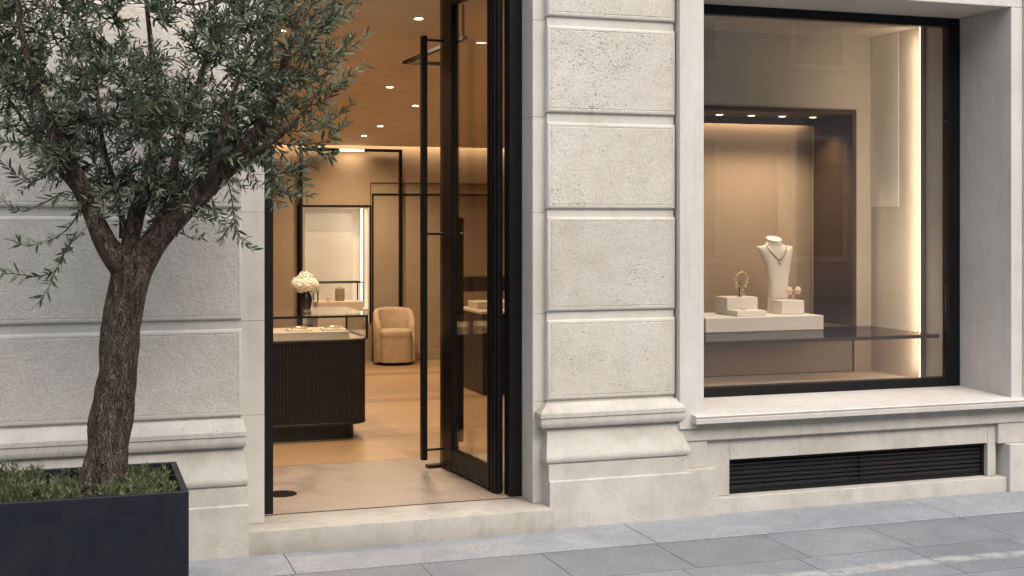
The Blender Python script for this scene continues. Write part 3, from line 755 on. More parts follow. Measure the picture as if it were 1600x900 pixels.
# floor cover plate inside the doorway
bm = NB(); lathe(bm, [(.088, 0), (.088, .003), (.080, .006), (.0, .007)][:3], (1.115, 7.52, .1303), 28)
tag(obj('floor_cover', bm, plain('bronze_dark_matt', (.008, .006, .005), .8, 0, 0, 6, 0, 80, 0, .1), None, 40), 'round dark metal cover plate on the stone floor inside the doorway', 'floor cover')

# ------------------------------------------------------------------ display window bay
bay = thing('window_display', 'beige display bay behind the shop window with bronze niche, spotlights and light strip', 'window display', (4.5, 8.0, .61))
M_bay = plaster('taupe_wall', (.50, .44, .36)); M_bayr = plaster('cream_wall', (.62, .56, .48)); M_bayf = plaster('white_floor', (.68, .65, .60))
M_bayc = plaster('bay_ceiling', (.55, .49, .42))
M_brz = plain('bronze_panel', (.070, .042, .025), .6, 0, .12, 4, 0, 80, 0, .25)
M_tan = plaster('tan_suede', (.44, .34, .245)); M_tan2 = plaster('tan_suede_dark', (.36, .27, .185))
Yb = 8.20; Yn = 8.72; bx0 = 3.36; bx1 = 5.503; fz = .607; cz = 3.032
nx1 = 5.351; nz0, nz1 = .84, 2.485; nx0 = 4.03
bm = NB()
box(bm, bx0, nx0, Yb, Yb + .04, fz, cz); box(bm, nx1, bx1 + .04, Yb, Yb + .04, fz, cz); box(bm, nx0, nx1, Yb, Yb + .04, nz1, cz); 
obj('back_wall', bm, M_bay, bay)
bm = NB(); box(bm, nx0, nx1, Yb + .002, Yb + .04, fz, nz0); obj('lower_panel', bm, plaster('taupe_panel', (.33, .275, .215)), bay)
bm = NB(); box(bm, nx1 - .006, nx1 + .006, Yb - .008, Yb, fz, nz0); box(bm, nx0, nx1 - .006, Yb - .008, Yb, fz, fz + .006)
obj('panel_trim', bm, M_brz, bay)
bm = NB(); box(bm, bx1, bx1 + .04, 7.357, Yb, fz, cz); obj('side_wall', bm, M_bayr, bay)
bm = NB(); box(bm, bx0 - .04, bx0, 7.357, Yb + .04, fz, cz); obj('side_wall', bm, M_bay, bay)
bm = NB(); box(bm, bx0 - .04, bx1 + .04, 7.357, Yb + .04, fz - .04, fz - .0005); obj('bay_floor', bm, M_bayf, bay)
bm = NB(); box(bm, bx0 - .04, bx1 + .04, 7.357, Yb + .04, cz + .0005, cz + .04); obj('bay_ceiling', bm, M_bayc, bay)
# niche lining
bm = NB()
box(bm, nx1 - .012, nx1 + .02, Yb - .014, Yn, nz0, nz1 + .02)                       # right cheek
box(bm, nx0 - .02, nx0 + .012, Yb - .014, Yn, nz0, nz1 + .02)
box(bm, nx0 + .012, nx1 - .012, Yb - .014, Yn, nz1 - .012, nz1 + .02)               # soffit
box(bm, nx0 + .012, nx1 - .012, Yb - .014, Yn, nz0, .936)                     # base
for zz in (1.35, 1.85, 2.1): box(bm, nx1 - .0135, nx1 - .0118, Yb + .02, Yn, zz, zz + .003)
obj('niche_frame', bm, M_brz, bay)
bm = NB(); box(bm, nx0 - .02, nx1 + .02, Yn + .06, Yn + .09, nz0, nz1 + .02); obj('niche_back', bm, M_tan, bay)
bm = NB(); box(bm, nx0, xs(1213, Yn + .05), Yn + .045, Yn + .0595, nz0 + .014, 2.205, .002, 1); obj('back_panel', bm, M_tan2, bay)
bm = NB(); box(bm, nx0 + .0125, nx1 - .0125, Yn - .02, Yn - .008, nz1 - .06, nz1 - .0125); obj('light_pelmet', bm, M_brz, bay)
bm = NB(); box(bm, nx0 + .03, nx1 - .03, Yn + .01, Yn + .025, nz1 - .03, nz1 - .018); obj('light_strip', bm, emit('pelmet_led', (1, .78, .5), 3), bay)
area('pelmet_lamp', ((nx0 + nx1) / 2, Yn + .025, nz1 - .035), ((nx0 + nx1) / 2, Yn + .06, 1.9), 1.1, .012, .3)
# cheek has a pale recessed gap with a light edge on the back right
bm = NB(); box(bm, nx1 - .0125, nx1 - .0035, Yn + .001, Yn + .009, nz0 + .02, nz1 - .065); 
for o_ in [obj('edge_trim', bm, plain('edge_gold', (.75, .58, .38), .4, .3), bay)]: pass
# light strip on the right-hand side wall and an added pale panel imitating a bright reflection
ys = bx1 / .7241
bm = NB(); box(bm, bx1 - .018, bx1 - .0003, ys - .05, ys - .012, fz + .002, cz - .003); obj('strip_cover', bm, plain('strip_alu', (.16, .14, .12), .4, .6), bay)
bm = NB(); box(bm, bx1 - .020, bx1 - .0003, ys - .0115, ys + .002, fz + .002, cz - .003); obj('light_strip', bm, emit('side_led', (1, .86, .70), 1.0), bay)
area('side_lamp', (bx1 - .06, ys + .018, 1.82), (bx1 - .05, Yb, 1.82), .02, 2.3, 2.4, (1, .80, .58))
bm = NB(); box(bm, bx1 - .003, bx1 - .0003, 7.86, Yb - .004, 1.80, cz - .003, .001, 1); obj('reflection_panel', bm, plaster('pale_reflection', (.86, .80, .72)), bay)
# spotlights in the niche soffit
sp0 = None; lab4 = ['adjustable spotlight in the bronze niche soffit, leftmost of four above the necklace bust', 'adjustable spotlight in the bronze niche soffit, second of four from the left',
                    'adjustable spotlight in the bronze niche soffit, third of four from the left', 'adjustable spotlight in the bronze niche soffit, rightmost of four nearest the dark cheek']
for k, (u, v) in enumerate(((1124, 178), (1174, 180), (1222, 183), (1270, 186))):
    yq = 8.45; xq = xs(u, yq); zq = nz1 - .0125
    if sp0 is None:
        sp0 = thing('spotlight', lab4[k], 'spotlight', (xq, yq, zq), 'spotlights in the window niche'); b0 = Vector((xq, yq, zq))
        bm = NB(); lathe(bm, [(.040, -.006), (.040, 0)], (xq, yq, zq), 20); obj('trim_ring', bm, plain('spot_ring', (.30, .22, .15), .4, .5), sp0)
        bm = NB(); lathe(bm, [(.022, -.010), (.026, -.0062)], (xq, yq, zq), 18); obj('lens', bm, emit('spot_led', (1, .84, .6), 2), sp0)
    else: dup(sp0, Vector((xq, yq, zq)) - b0, lab4[k])
    spot('spotlight_lamp', (xq, yq - .01, zq - .03), 9, 125, (1, .80, .58), 1.0, .02, (xq * .6 + 4.9 * .4, 8.42, .95))
# glass shelf
gs = thing('glass_shelf', 'dark edged glass shelf across the window in front of the bronze niche', 'shelf', (4.6, 7.9, .87))
shy = 7.40
bm = NB(); box(bm, bx0 + .002, bx1 - .022, shy + .008, Yb - .0145, .922, .936); obj('shelf_pane', bm, glass('smoked_glass', (.60, .50, .39), .03, .45), gs)
bm = NB(); box(bm, bx0 + .002, bx1 - .004, shy, shy + .0078, .914, .938, .001, 1); obj('front_edge', bm, plain('shelf_edge_brown', (.045, .026, .016), .45, 0, .1, 5, 0, 80, 0, .3), gs)
bm = NB(); box(bm, bx0 + .002, bx1 - .022, Yb - .035, Yb - .0148, .908, .9218); obj('support', bm, M_brz, gs)

# plinth, boxes, bust and jewels
M_wht = plaster('white_lacquer', (.74, .70, .64), .5)
pf0 = 7.99; pzb = .9365; pzt = atY(1200, 495, pf0).z; px1 = xs(1287, pf0)
bm = NB(); box(bm, 4.057, px1, pf0, 8.50, pzb + .0003, pzt, .004, 2)
tag(obj('display_plinth', bm, M_wht, None), 'long white display plinth on the shelf carrying the bust and boxes', 'plinth')
def dbox(u0, u1, v, y0, y1, label, dz=0.0):
    z1 = atY(u0, v, y0).z; b_ = NB(); box(b_, xs(u0, y0), xs(u1, y0), y0, y1, pzt + .0004 + dz, z1, .003, 1)
    o = obj('display_box', b_, M_wht, None); tag(o, label, 'display box', 'white display boxes on the plinth'); return z1
zb1 = dbox(1136, 1184, 465, 8.22, 8.40, 'taller white box on the left of the plinth, under the bracelet stand')
zb2 = dbox(1152, 1197, 486, 8.06, 8.21, 'flat low white box on the plinth with a small brooch on top')
zb3 = dbox(1222, 1257, 470, 8.14, 8.30, 'white box right of the necklace bust, carrying the flower earrings')
# bust
bu = thing('necklace_bust', 'cream neck bust display wearing a necklace, centre of the window plinth', 'jewellery bust', (xs(1212, 8.36), 8.36, pzt))
M_bust = plain('bust_cream', (.80, .73, .63), .75, 0, .04, 20, .1, 200)
by = 8.36; mpp = (xs(1220, by) - xs(1200, by)) / 20
cxu = lambda u: xs(u, by)
zv = lambda v: atY(1212, v, by).z
rows = []   # (z, xl, xr, half depth, y offset)
for v, ul, ur, hd, yo in ((494, 1200.5, 1229, .050, .0), (478, 1201, 1229, .047, .0), (455, 1201.5, 1229.5, .044, .0), (435, 1200, 1230.5, .042, -.004), (418, 1196.5, 1232.5, .042, -.008), (405, 1192, 1234.5, .042, -.010), (396, 1187.5, 1236, .040, -.010), (390, 1184, 1237, .034, -.008), (386.5, 1181, 1238, .026, -.004), (384.5, 1182, 1237, .022, -.002)):
    rows.append((zv(v), cxu(ul), cxu(ur), hd, yo))
bm = NB(); n = 36; rings = []
for z, xl, xr, hd, yo in rows:
    c_, hw = (xl + xr) / 2, (xr - xl) / 2
    rings.append([bm.verts.new((c_ + hw * math.copysign(abs(math.cos(a)) ** .7, math.cos(a)), by + yo + hd * math.copysign(abs(math.sin(a)) ** .8, math.sin(a)), z)) for a in [2 * math.pi * i / n for i in range(n)]])
for v, uc, hw, hd, yo in ((384, 1209.5, .092, .026, .0), (382, 1209.5, .074, .030, .002), (379, 1209.5, .058, .042, .004), (376, 1209.5, .053, .046, .004), (374.2, 1209.5, .056, .050, .004), (373, 1209.5, .058, .052, .004), (372.2, 1209.5, .055, .049, .004)):
    c_ = cxu(uc); z = zv(v); tl_ = .34 * min(1, max(0, (379 - v) / 4))
    rings.append([bm.verts.new((c_ + hw * math.cos(a), by + yo + hd * math.sin(a), z + tl_ * hd * math.sin(a))) for a in [2 * math.pi * i / n for i in range(n)]])
for a, b_ in zip(rings, rings[1:]):
    for k in range(n): bm.faces.new((a[k], a[(k + 1) % n], b_[(k + 1) % n], b_[k]))
bm.faces.new(rings[0][::-1]); bm.faces.new(rings[-1])
zmin = min(v.co.z for v in bm.verts)
for v in bm.verts: 
    if v.co.z < zmin + .002: v.co.z = pzt + .0004
obj('bust_form', bm, M_bust, bu, 50)
# necklace
nk = thing('necklace', 'fine dark gold chain necklace with round pendant hanging on the cream bust', 'necklace', (cxu(1211), by - .05, zv(400)))
M_gd = plain('antique_gold', (.32, .22, .11), .3, 1.0); M_gem = plain('champagne_gem', (.82, .72, .6), .08, .3)
def frontY(z):
    for (z0, *_r0), (z1, *_r1) in zip(rows, rows[1:]):
        if z0 <= z <= z1:
            t = (z - z0) / (z1 - z0); hd = _r0[2] + (_r1[2] - _r0[2]) * t; yo = _r0[3] + (_r1[3] - _r0[3]) * t; return by + yo - hd
    return by - .028
bm = NB(); ch_pts = []
for u, v in ((1193, 382), (1196, 388), (1200, 394), (1205, 400), (1210, 404.5), (1213, 407), (1216, 404), (1220, 398), (1223, 391), (1225, 383)):
    z = zv(v); ch_pts.append(Vector((cxu(u), frontY(z) - .0045, z)))
fine_p = []
for a, b_ in zip(ch_pts, ch_pts[1:]):
    for k in range(4): fine_p.append(a.lerp(b_, k / 4))
for i, p_ in enumerate(fine_p): ball(bm, p_, .0042, 6, 4)
tube(bm, fine_p, .0018, 5)
obj('chain', bm, M_gd, nk, 60)
pc_ = Vector((cxu(1213.2), frontY(zv(410)) - .010, zv(410.5)))
bm = NB(); ball(bm, pc_, .0085, 12, 8); 
for k in range(10): ball(bm, pc_ + Vector((.012 * math.cos(k * .628), .002, .012 * math.sin(k * .628))), .0032, 6, 4)
obj('pendant', bm, M_gem, nk, 60)
# bracelet tree
bx_, byy = xs(1158, 8.30), 8.30
bt = thing('bracelet_stand', 'slim stand with a gold leaf bracelet hung in a ring on the tall white box', 'bracelet stand', (bx_, byy, zb1))
zt = lambda v: atY(1158, v, byy).z
bm = NB(); lathe(bm, [(.020, 0), (.020, .004), (.004, .006), (.004, zt(440) - zb1)], (bx_ - .012, byy, zb1 + .0003), 12); obj('stem', bm, M_bronze, bt, 40)
bm = NB(); cz_ = (zt(425) + zt(447)) / 2; rr = (zt(425) - zt(447)) / 2
ringp = [Vector((bx_ + rr * .95 * math.sin(a), byy - .006, cz_ + rr * math.cos(a))) for a in [R(-150 + 300 * i / 30) for i in range(31)]]
tube(bm, ringp, .0024, 6)
tube(bm, [ringp[0], Vector((bx_ - .004, byy - .006, zt(452))), Vector((bx_, byy - .006, zb1 + .004))], .002, 6); tube(bm, [ringp[-1], Vector((bx_ + .004, byy - .006, zt(452)))], .002, 6)
rnd = random.Random(8)
def leaflet(bm, c, d_, L=.017, Wd=.007):
    d_ = d_.normalized(); s_ = d_.cross(Vector((0, 1, 0))).normalized() * Wd; yv = Vector((0, -.003, 0))
    v = [bm.verts.new(p) for p in (c, c + d_ * L * .5 + s_ + yv, c + d_ * L, c + d_ * L * .5 - s_ + yv, c + d_ * L * .5 + Vector((0, .003, 0)))]
    for f in ((0, 1, 4), (1, 2, 4), (2, 3, 4), (3, 0, 4), (0, 3, 2, 1)): bm.faces.new([v[i] for i in f])
for i, p_ in enumerate(ringp):
    if i % 2 == 0: ball(bm, p_ + Vector((0, -.004, 0)), .006, 6, 4)
    if i in (2, 5, 8, 22, 25, 28): leaflet(bm, p_, Vector((rnd.uniform(-.5, .5), 0, -1)), .034, .013)
for dx, v in ((.012, 452), (.018, 458), (-.004, 455)): leaflet(bm, Vector((bx_ + dx * .3, byy - .007, zt(v))), Vector((dx, 0, -.010)), .024, .010)
obj('bracelet', bm, M_gold, bt, 60)
# earrings with flower shapes
ex, ey = xs(1239, 8.22), 8.22
es = thing('flower_earrings', 'pair of rose gold flower earrings on a tiny stand on the right white box', 'earrings', (ex, ey, zb3))
M_rose = plain('rose_gold', (.88, .66, .48), .28, .55)
ze = lambda v: atY(1239, v, ey).z
bm = NB(); lathe(bm, [(.012, 0), (.012, .003), (.003, .005), (.003, .022), (.007, .027), (.003, .032)], (ex, ey, zb3 + .0003), 12); tube(bm, [(xs(1233, ey), ey, ze(453)), (ex, ey, zb3 + .03), (xs(1246, ey), ey, ze(453))], .002, 6); obj('stand', bm, M_rose, es, 50)
for u in (1232.5, 1246):
    bm = NB(); c = Vector((xs(u, ey), ey - .006, ze(454)))
    for j in range(3):
        for k in range(6):
            a = k * math.pi / 3 + j * .5; r_ = (.029, .020, .011)[j]; d_ = Vector((math.cos(a), -.35 - .4 * j, math.sin(a)))
            p_ = c + Vector((math.cos(a) * r_ * .55, -.004 * j, math.sin(a) * r_ * .55))
            ball(bm, p_, r_ * .5, 8, 5, (1, .35, 1))
    ball(bm, c + Vector((0, -.012, 0)), .005, 8, 6); obj('earring', bm, M_rose, es, 60)
# brooch on the low box
bm = NB(); c = Vector((xs(1162, 8.12), 8.12, zb2 + .013))
for k in range(7):
    a = k * .9; ball(bm, c + Vector((.014 * math.cos(a), .004 * math.sin(a * 2), .009 * math.sin(a))), .0065, 8, 5)
ball(bm, c + Vector((0, 0, -.006)), .0065, 8, 5)
tag(obj('brooch', bm, plain('pearl', (.85, .76, .66), .2, .2), None, 60), 'small pearly cluster brooch on the flat low white box', 'brooch')

# ------------------------------------------------------------------ planter, olive tree
PLX0, PLX1, PLY0, PLY1, PLZ = -.40, .432, 5.44, 6.14, .60
M_planter, nt, p = new_mat('anthracite_metal'); co = coords(nt)
d1 = nz(nt, coords(nt, scale=(9, 9, .8)), 2.0, 6, .65); d2 = nz(nt, co, 5, 7, .7, .8)
c = mixc(nt, ramp(nt, d2, [(.45, 0.0), (.8, .55)]), (.0055, .0080, .0135), (.012, .0145, .019)); c = mixc(nt, ramp(nt, d1, [(.55, 0.0), (.75, .35)]), c, (.014, .017, .021))
nt.links.new(c, p.inputs['Base Color']); nt.links.new(ramp(nt, d2, [(.3, .38), (.7, .62)]), p.inputs['Roughness']); p.inputs['Specular IOR Level'].default_value = .35; bump(nt, d2, p, .05, .004)
pl = thing('planter', 'large square anthracite metal planter holding the olive tree', 'planter', ((PLX0 + PLX1) / 2, (PLY0 + PLY1) / 2, 0))
bm = NB(); t_ = .028
box(bm, PLX0, PLX1, PLY0, PLY0 + t_, 0.0015, PLZ, .003, 1); box(bm, PLX0, PLX1, PLY1 - t_, PLY1, 0.0015, PLZ, .003, 1)
box(bm, PLX0, PLX0 + t_, PLY0 + t_, PLY1 - t_, 0.0015, PLZ, .003, 1); box(bm, PLX1 - t_, PLX1, PLY0 + t_, PLY1 - t_, 0.0015, PLZ, .003, 1)
obj('planter_box', bm, M_planter, pl)
SOIL = .525
bm = NB(); bmesh.ops.create_grid(bm, x_segments=30, y_segments=26, size=.5, matrix=Matrix.Translation(((PLX0 + PLX1) / 2, (PLY0 + PLY1) / 2, SOIL)) @ Matrix.Diagonal((PLX1 - PLX0 - 2 * t_, PLY1 - PLY0 - 2 * t_, 1, 1)))
for v in bm.verts: v.co.z += .022 * noise.noise(v.co * 9) + .008 * noise.noise(v.co * 30)
obj('soil', bm, plain('soil', (.045, .035, .026), .95, 0, .4, 30, .6, 60), pl)

tree = thing('olive_tree', 'multi stemmed olive tree with silvery green crown growing in the dark planter', 'tree', (.11, 5.8, SOIL))
TY = 5.80
def P(u, v, dy=0.0): return atY(u, v, TY + dy)
def smooth_path(pts, n=6):
    pts = [Vector(p) for p in pts]; out = []
    for i in range(len(pts) - 1):
        p0, p1, p2, p3 = pts[max(i - 1, 0)], pts[i], pts[i + 1], pts[min(i + 2, len(pts) - 1)]
        for k in range(n):
            t = k / n; out.append(.5 * ((2 * p1) + (p2 - p0) * t + (2 * p0 - 5 * p1 + 4 * p2 - p3) * t * t + (3 * p1 - p0 - 3 * p2 + p3) * t ** 3))
    out.append(pts[-1]); return out
px = .00268
def limb(spec, n=7):
    pts = smooth_path([P(u, v, dy) for u, v, dy, w in spec], n); rad = []
    for i in range(len(spec) - 1):
        for k in range(n): rad.append((spec[i][3] + (spec[i + 1][3] - spec[i][3]) * k / n) * px / 2)
    rad.append(spec[-1][3] * px / 2); return pts, rad
TR = [(158, 775, 0, 84), (163, 738, 0, 76), (168, 700, 0, 66), (178, 620, .01, 62), (188, 540, .01, 60), (196, 470, .01, 58), (204, 425, 0, 62), (208, 400, 0, 62)]
L1 = [(200, 432, 0, 46), (184, 405, -.01, 42), (163, 375, -.02, 34), (140, 325, -.05, 27), (118, 272, -.08, 24), (88, 215, -.12, 19), (60, 150, -.16, 14), (38, 70, -.18, 9), (22, -20, -.2, 5)]
L2 = [(204, 420, .02, 40), (203, 385, .04, 32), (214, 330, .07, 27), (228, 290, .10, 24), (240, 235, .14, 18), (246, 160, .18, 14), (236, 70, .22, 9), (225, -30, .26, 5)]
L3 = [(210, 425, 0, 52), (236, 385, -.02, 45), (270, 345, -.05, 40), (310, 305, -.08, 36), (352, 265, -.11, 30), (385, 228, -.14, 25), (412, 190, -.16, 20), (432, 140, -.18, 15), (450, 80, -.2, 10), (470, 10, -.22, 6)]
L4 = [(274, 342, -.05, 24), (272, 310, .0, 17), (270, 270, .05, 14), (285, 210, .1, 11), (310, 130, .14, 8), (335, 40, .18, 5)]
L5 = [(192, 372, .03, 14), (190, 335, .04, 11), (178, 285, .03, 10), (160, 220, .02, 8), (150, 130, .06, 6), (135, 40, .08, 4)]
L6 = [(352, 265, -.11, 17), (380, 250, -.2, 13), (420, 225, -.28, 10), (460, 190, -.34, 7), (500, 140, -.36, 4)]
L7 = [(310, 305, -.08, 16), (330, 270, -.2, 13), (345, 210, -.3, 10), (370, 130, -.36, 7), (400, 40, -.4, 4)]
L8 = [(140, 325, -.05, 14), (120, 300, .05, 11), (90, 262, .16, 9), (50, 205, .22, 6), (10, 150, .26, 4)]
limbs = [limb(L) for L in (L1, L2, L3, L4, L5, L6, L7, L8)]
bm = NB(); tp, trd = limb(TR, 9)
trd = [r * (1 + .9 * max(0, (.62 - p.z) / .12) ** 2 * .25) for p, r in zip(tp, trd)]
tube(bm, tp, trd, 64, .24)
M_bark, nt, p = new_mat('olive_bark')
co = coords(nt, scale=(1, 1, .30)); f1 = nz(nt, co, 34, 6, .7, 1.2); f2 = nz(nt, co, 8, 5, .6)
v_ = nt.nodes.new('ShaderNodeTexVoronoi'); v_.feature = 'DISTANCE_TO_EDGE'; v_.inputs['Scale'].default_value = 95
wv = nt.nodes.new('ShaderNodeMix'); wv.data_type = 'VECTOR'; wv.inputs[0].default_value = .12
nn = nt.nodes.new('ShaderNodeTexNoise'); nn.inputs['Scale'].default_value = 20; nt.links.new(co, nn.inputs['Vector']); nt.links.new(co, wv.inputs[4]); nt.links.new(nn.outputs['Color'], wv.inputs[5]); nt.links.new(wv.outputs[1], v_.inputs['Vector'])
crack = ramp(nt, v_.outputs['Distance'], [(.0, 0.0), (.16, 1.0)])
c = ramp(nt, f1, [(.30, (.026, .019, .014)), (.5, (.125, .098, .074)), (.72, (.27, .225, .18))])
c = mixc(nt, 1.0, c, ramp(nt, f2, [(.3, (.6, .58, .56)), (.65, (1.1, 1.1, 1.1))]), 'MULTIPLY')
c = mixc(nt, 1.0, c, ramp(nt, crack, [(.0, (.62, .60, .58)), (.8, (1, 1, 1))]), 'MULTIPLY')
nt.links.new(c, p.inputs['Base Color']); p.inputs['Roughness'].default_value = .92; p.inputs['Specular IOR Level'].default_value = .15
bump(nt, mth(nt, 'ADD', mth(nt, 'MULTIPLY', crack, .9), mth(nt, 'ADD', f1, mth(nt, 'MULTIPLY', f2, 1.2))), p, 1.0, .02)
trunk = obj('trunk', bm, M_bark, tree, 180)

# crown: attractor points joined to the nearest branch, then leafy shoots
rng = np.random.default_rng(11); rnd = random.Random(21)
bmB = NB()
for pts, rad in limbs: tube(bmB, pts, rad, 16, .12)
nodes = [p.copy() for pts, rad in limbs for p, r in zip(pts, rad) if r < .045 and p.z > 1.62]
Cc = P(245, 55); mp = .00268; RX, RZ, RYd = 292 * mp, 268 * mp, .50
att = []
while len(att) < 375:
    q = rng.uniform(-1, 1, 3); d2 = float((q ** 2).sum())
    if d2 > 1: continue
    if d2 < .25 and rnd.random() < .5: continue
    p_ = Cc + Vector((q[0] * RX, q[1] * RYd, q[2] * RZ))
    if p_.y > 6.5: continue
    att.append(p_)
def uv(p_):                                       # used only to keep hand-placed droopers near their limb
    return p_
while len(att) < 460:                             # thin growth low between the limbs, mostly behind them
    u_, v__ = rnd.uniform(95, 400), rnd.uniform(170, 335)
    if v__ > 250 + 85 * (1 - abs(u_ - 240) / 150): continue
    att.append(P(u_, v__, rnd.uniform(-.1, .5)))
att.sort(key=lambda p_: min((p_ - n_).length_squared for n_ in nodes))
leaves = []   # (base, dir, normal, len, width)
twigs = []
arr = np.array([list(n_) for n_ in nodes])
def leaf_on(p_, d_, size=1.0):
    up = Vector((rnd.gauss(0, 1), rnd.gauss(0, 1), rnd.gauss(0, 1) + .25)).normalized()
    s_ = d_.cross(up).normalized()
    for sg in (1, -1):
        if rnd.random() < .12: continue
        an = R(rnd.uniform(28, 62)); ld = (d_ * math.cos(an) + s_ * sg * math.sin(an) + Vector((rnd.gauss(0, .16), rnd.gauss(0, .16), rnd.gauss(.05, .16)))).normalized()
        nl = ld.cross(s_ if abs(ld.dot(s_)) < .9 else up).normalized()
        leaves.append((p_, ld, nl, rnd.uniform(.036, .068) * size, rnd.uniform(.0042, .0066) * size))
def shoot(p0, d_, L, size=1.0, droop=-.1, r0=.0022):
    pts = [p0]; d_ = d_.normalized(); st_ = .018; nst = max(3, int(L / st_)); ang = rnd.uniform(0, 6)
    for i in range(nst):
        d_ = (d_ + Vector((rnd.gauss(0, .05), rnd.gauss(0, .05), rnd.gauss(0, .05) - droop * .05))).normalized()
        pts.append(pts[-1] + d_ * st_)
        if i > 0: leaf_on(pts[-1], d_, size * (1 - .35 * i / nst))
    leaf_on(pts[-1] + d_ * .003, d_, size * .6)
    twigs.append((pts[::2] + [pts[-1]], [r0 * (1 - .7 * k / (len(pts[::2]))) for k in range(len(pts[::2]) + 1)]))
for p_ in att:
    dd = ((arr - np.array(p_)) ** 2).sum(1); k = int(dd.argmin()); q = Vector(arr[k]); L = (p_ - q).length
    out = (p_ - Cc); out = Vector((out.x / RX, out.y / RYd, out.z / RZ + .55)).normalized()
    if L > .03:
        mid = q.lerp(p_, .5) + Vector((rnd.gauss(0, .02), rnd.gauss(0, .02), -.10 * L + rnd.gauss(0, .015)))
        path = smooth_path([q, mid, p_], max(3, int(L / .05)))
        r0 = min(.007, .0025 + L * .010)
        twigs.append((path, [r0 * (1 - .6 * i / len(path)) for i in range(len(path))]))
        arr = np.vstack([arr, np.array([list(x_) for x_ in path[1:]])])
        for i in range(1, len(path)):
            d_ = (path[i] - path[i - 1]).normalized()
            if i > len(path) * .3:
                leaf_on(path[i], d_); leaf_on(path[i].lerp(path[i - 1], .5), d_)
            if rnd.random() < .35: shoot(path[i], (d_ + Vector((rnd.uniform(-1, 1), rnd.uniform(-1, 1), rnd.uniform(-.2, 1)))).normalized() + out * .4, rnd.uniform(.08, .17), .95)
    for s_ in range(2):
        shoot(p_, out + Vector((rnd.gauss(0, .45), rnd.gauss(0, .45), rnd.gauss(.1, .4))), rnd.uniform(.10, .21))
# single hanging branches below the crown
def hang(spec, size=1.0):
    pts = smooth_path([P(*s_) for s_ in spec], 6); n_ = len(pts)
    twigs.append((pts, [.0036 * (1 - .7 * i / n_) for i in range(n_)]))
    acc = 0
    for a, b_ in zip(pts, pts[1:]):
        d_ = (b_ - a).normalized(); L = (b_ - a).length; m_ = max(1, int(L / .017))
        for k in range(m_): leaf_on(a.lerp(b_, k / m_), d_, size)
    return pts
h = hang([(128, 318, -.06), (112, 350, -.10), (85, 372, -.14), (48, 383, -.17), (25, 380, -.2)])
h2 = hang([(120, 362, -.10), (100, 395, -.14), (86, 425, -.17), (76, 450, -.18), (62, 470, -.2)]); hang([(88, 422, -.17), (60, 432, -.2), (25, 428, -.23), (2, 428, -.25)], .9); hang([(98, 400, -.13), (110, 380, -.16), (128, 362, -.18)], .9)
hang([(100, 300, -.06), (66, 318, -.12), (30, 330, -.16), (-10, 300, -.18)]); hang([(90, 260, -.1), (50, 285, -.16), (20, 270, -.2), (-8, 240, -.22)]); hang([(60, 235, -.1), (30, 225, -.16), (0, 215, -.2)])
hang([(352, 268, -.12), (362, 310, -.16), (366, 345, -.18), (375, 372, -.19), (398, 392, -.2)]); hang([(366, 348, -.18), (352, 362, -.2), (345, 378, -.2)], .9)
hang([(300, 318, -.08), (318, 340, -.14), (340, 345, -.16)], .9); hang([(282, 335, -.06), (290, 368, -.12), (318, 372, -.15)], .8)
hang([(410, 200, -.16), (440, 240, -.24), (462, 268, -.28), (478, 292, -.3)]); hang([(430, 190, -.16), (470, 225, -.26), (505, 240, -.32), (522, 245, -.34)]); hang([(420, 215, -.16), (425, 262, -.24), (428, 300, -.28), (440, 325, -.3)]); hang([(440, 150, -.2), (490, 185, -.3), (530, 205, -.36)])
hang([(445, 110, -.2), (500, 140, -.3), (540, 130, -.34)]); hang([(450, 60, -.2), (510, 90, -.3), (558, 55, -.36)])
for sp_ in ([(432, 140, -.18), (480, 120, -.28), (520, 92, -.34), (556, 70, -.38)], [(440, 100, -.2), (490, 60, -.28), (528, 18, -.32)], [(425, 160, -.18), (480, 165, -.3), (515, 150, -.36), (538, 118, -.38)],
            [(412, 195, -.18), (460, 205, -.3), (500, 200, -.36), (530, 180, -.4)], [(400, 210, -.16), (440, 225, -.26), (490, 225, -.34), (520, 212, -.38)], [(395, 220, -.16), (418, 268, -.24), (448, 270, -.3), (474, 262, -.33)],
            [(450, 40, -.2), (500, 20, -.28), (535, -10, -.32)], [(425, 230, -.2), (422, 285, -.26), (436, 300, -.28), (455, 302, -.3)]):
    hp = hang(sp_, 1.05)
    for i_ in range(4, len(hp) - 2, 3): shoot(hp[i_], (hp[i_] - hp[i_ - 2]).normalized() + Vector((rnd.uniform(-.2, .6), rnd.uniform(-.5, .5), rnd.uniform(-.3, .9))), rnd.uniform(.08, .16), 1.0)
hang([(150, 345, -.04), (172, 330, -.12), (186, 316, -.16)], .8); hang([(214, 330, .05), (240, 335, -.05), (262, 325, -.1)], .8)
for pts, rad in twigs: tube(bmB, pts, rad, 5)
M_twig = plain('olive_twig', (.085, .072, .052), .9, 0, .3, 12, .5, 90)
br = obj('branches', bmB, [M_bark], tree, 180)

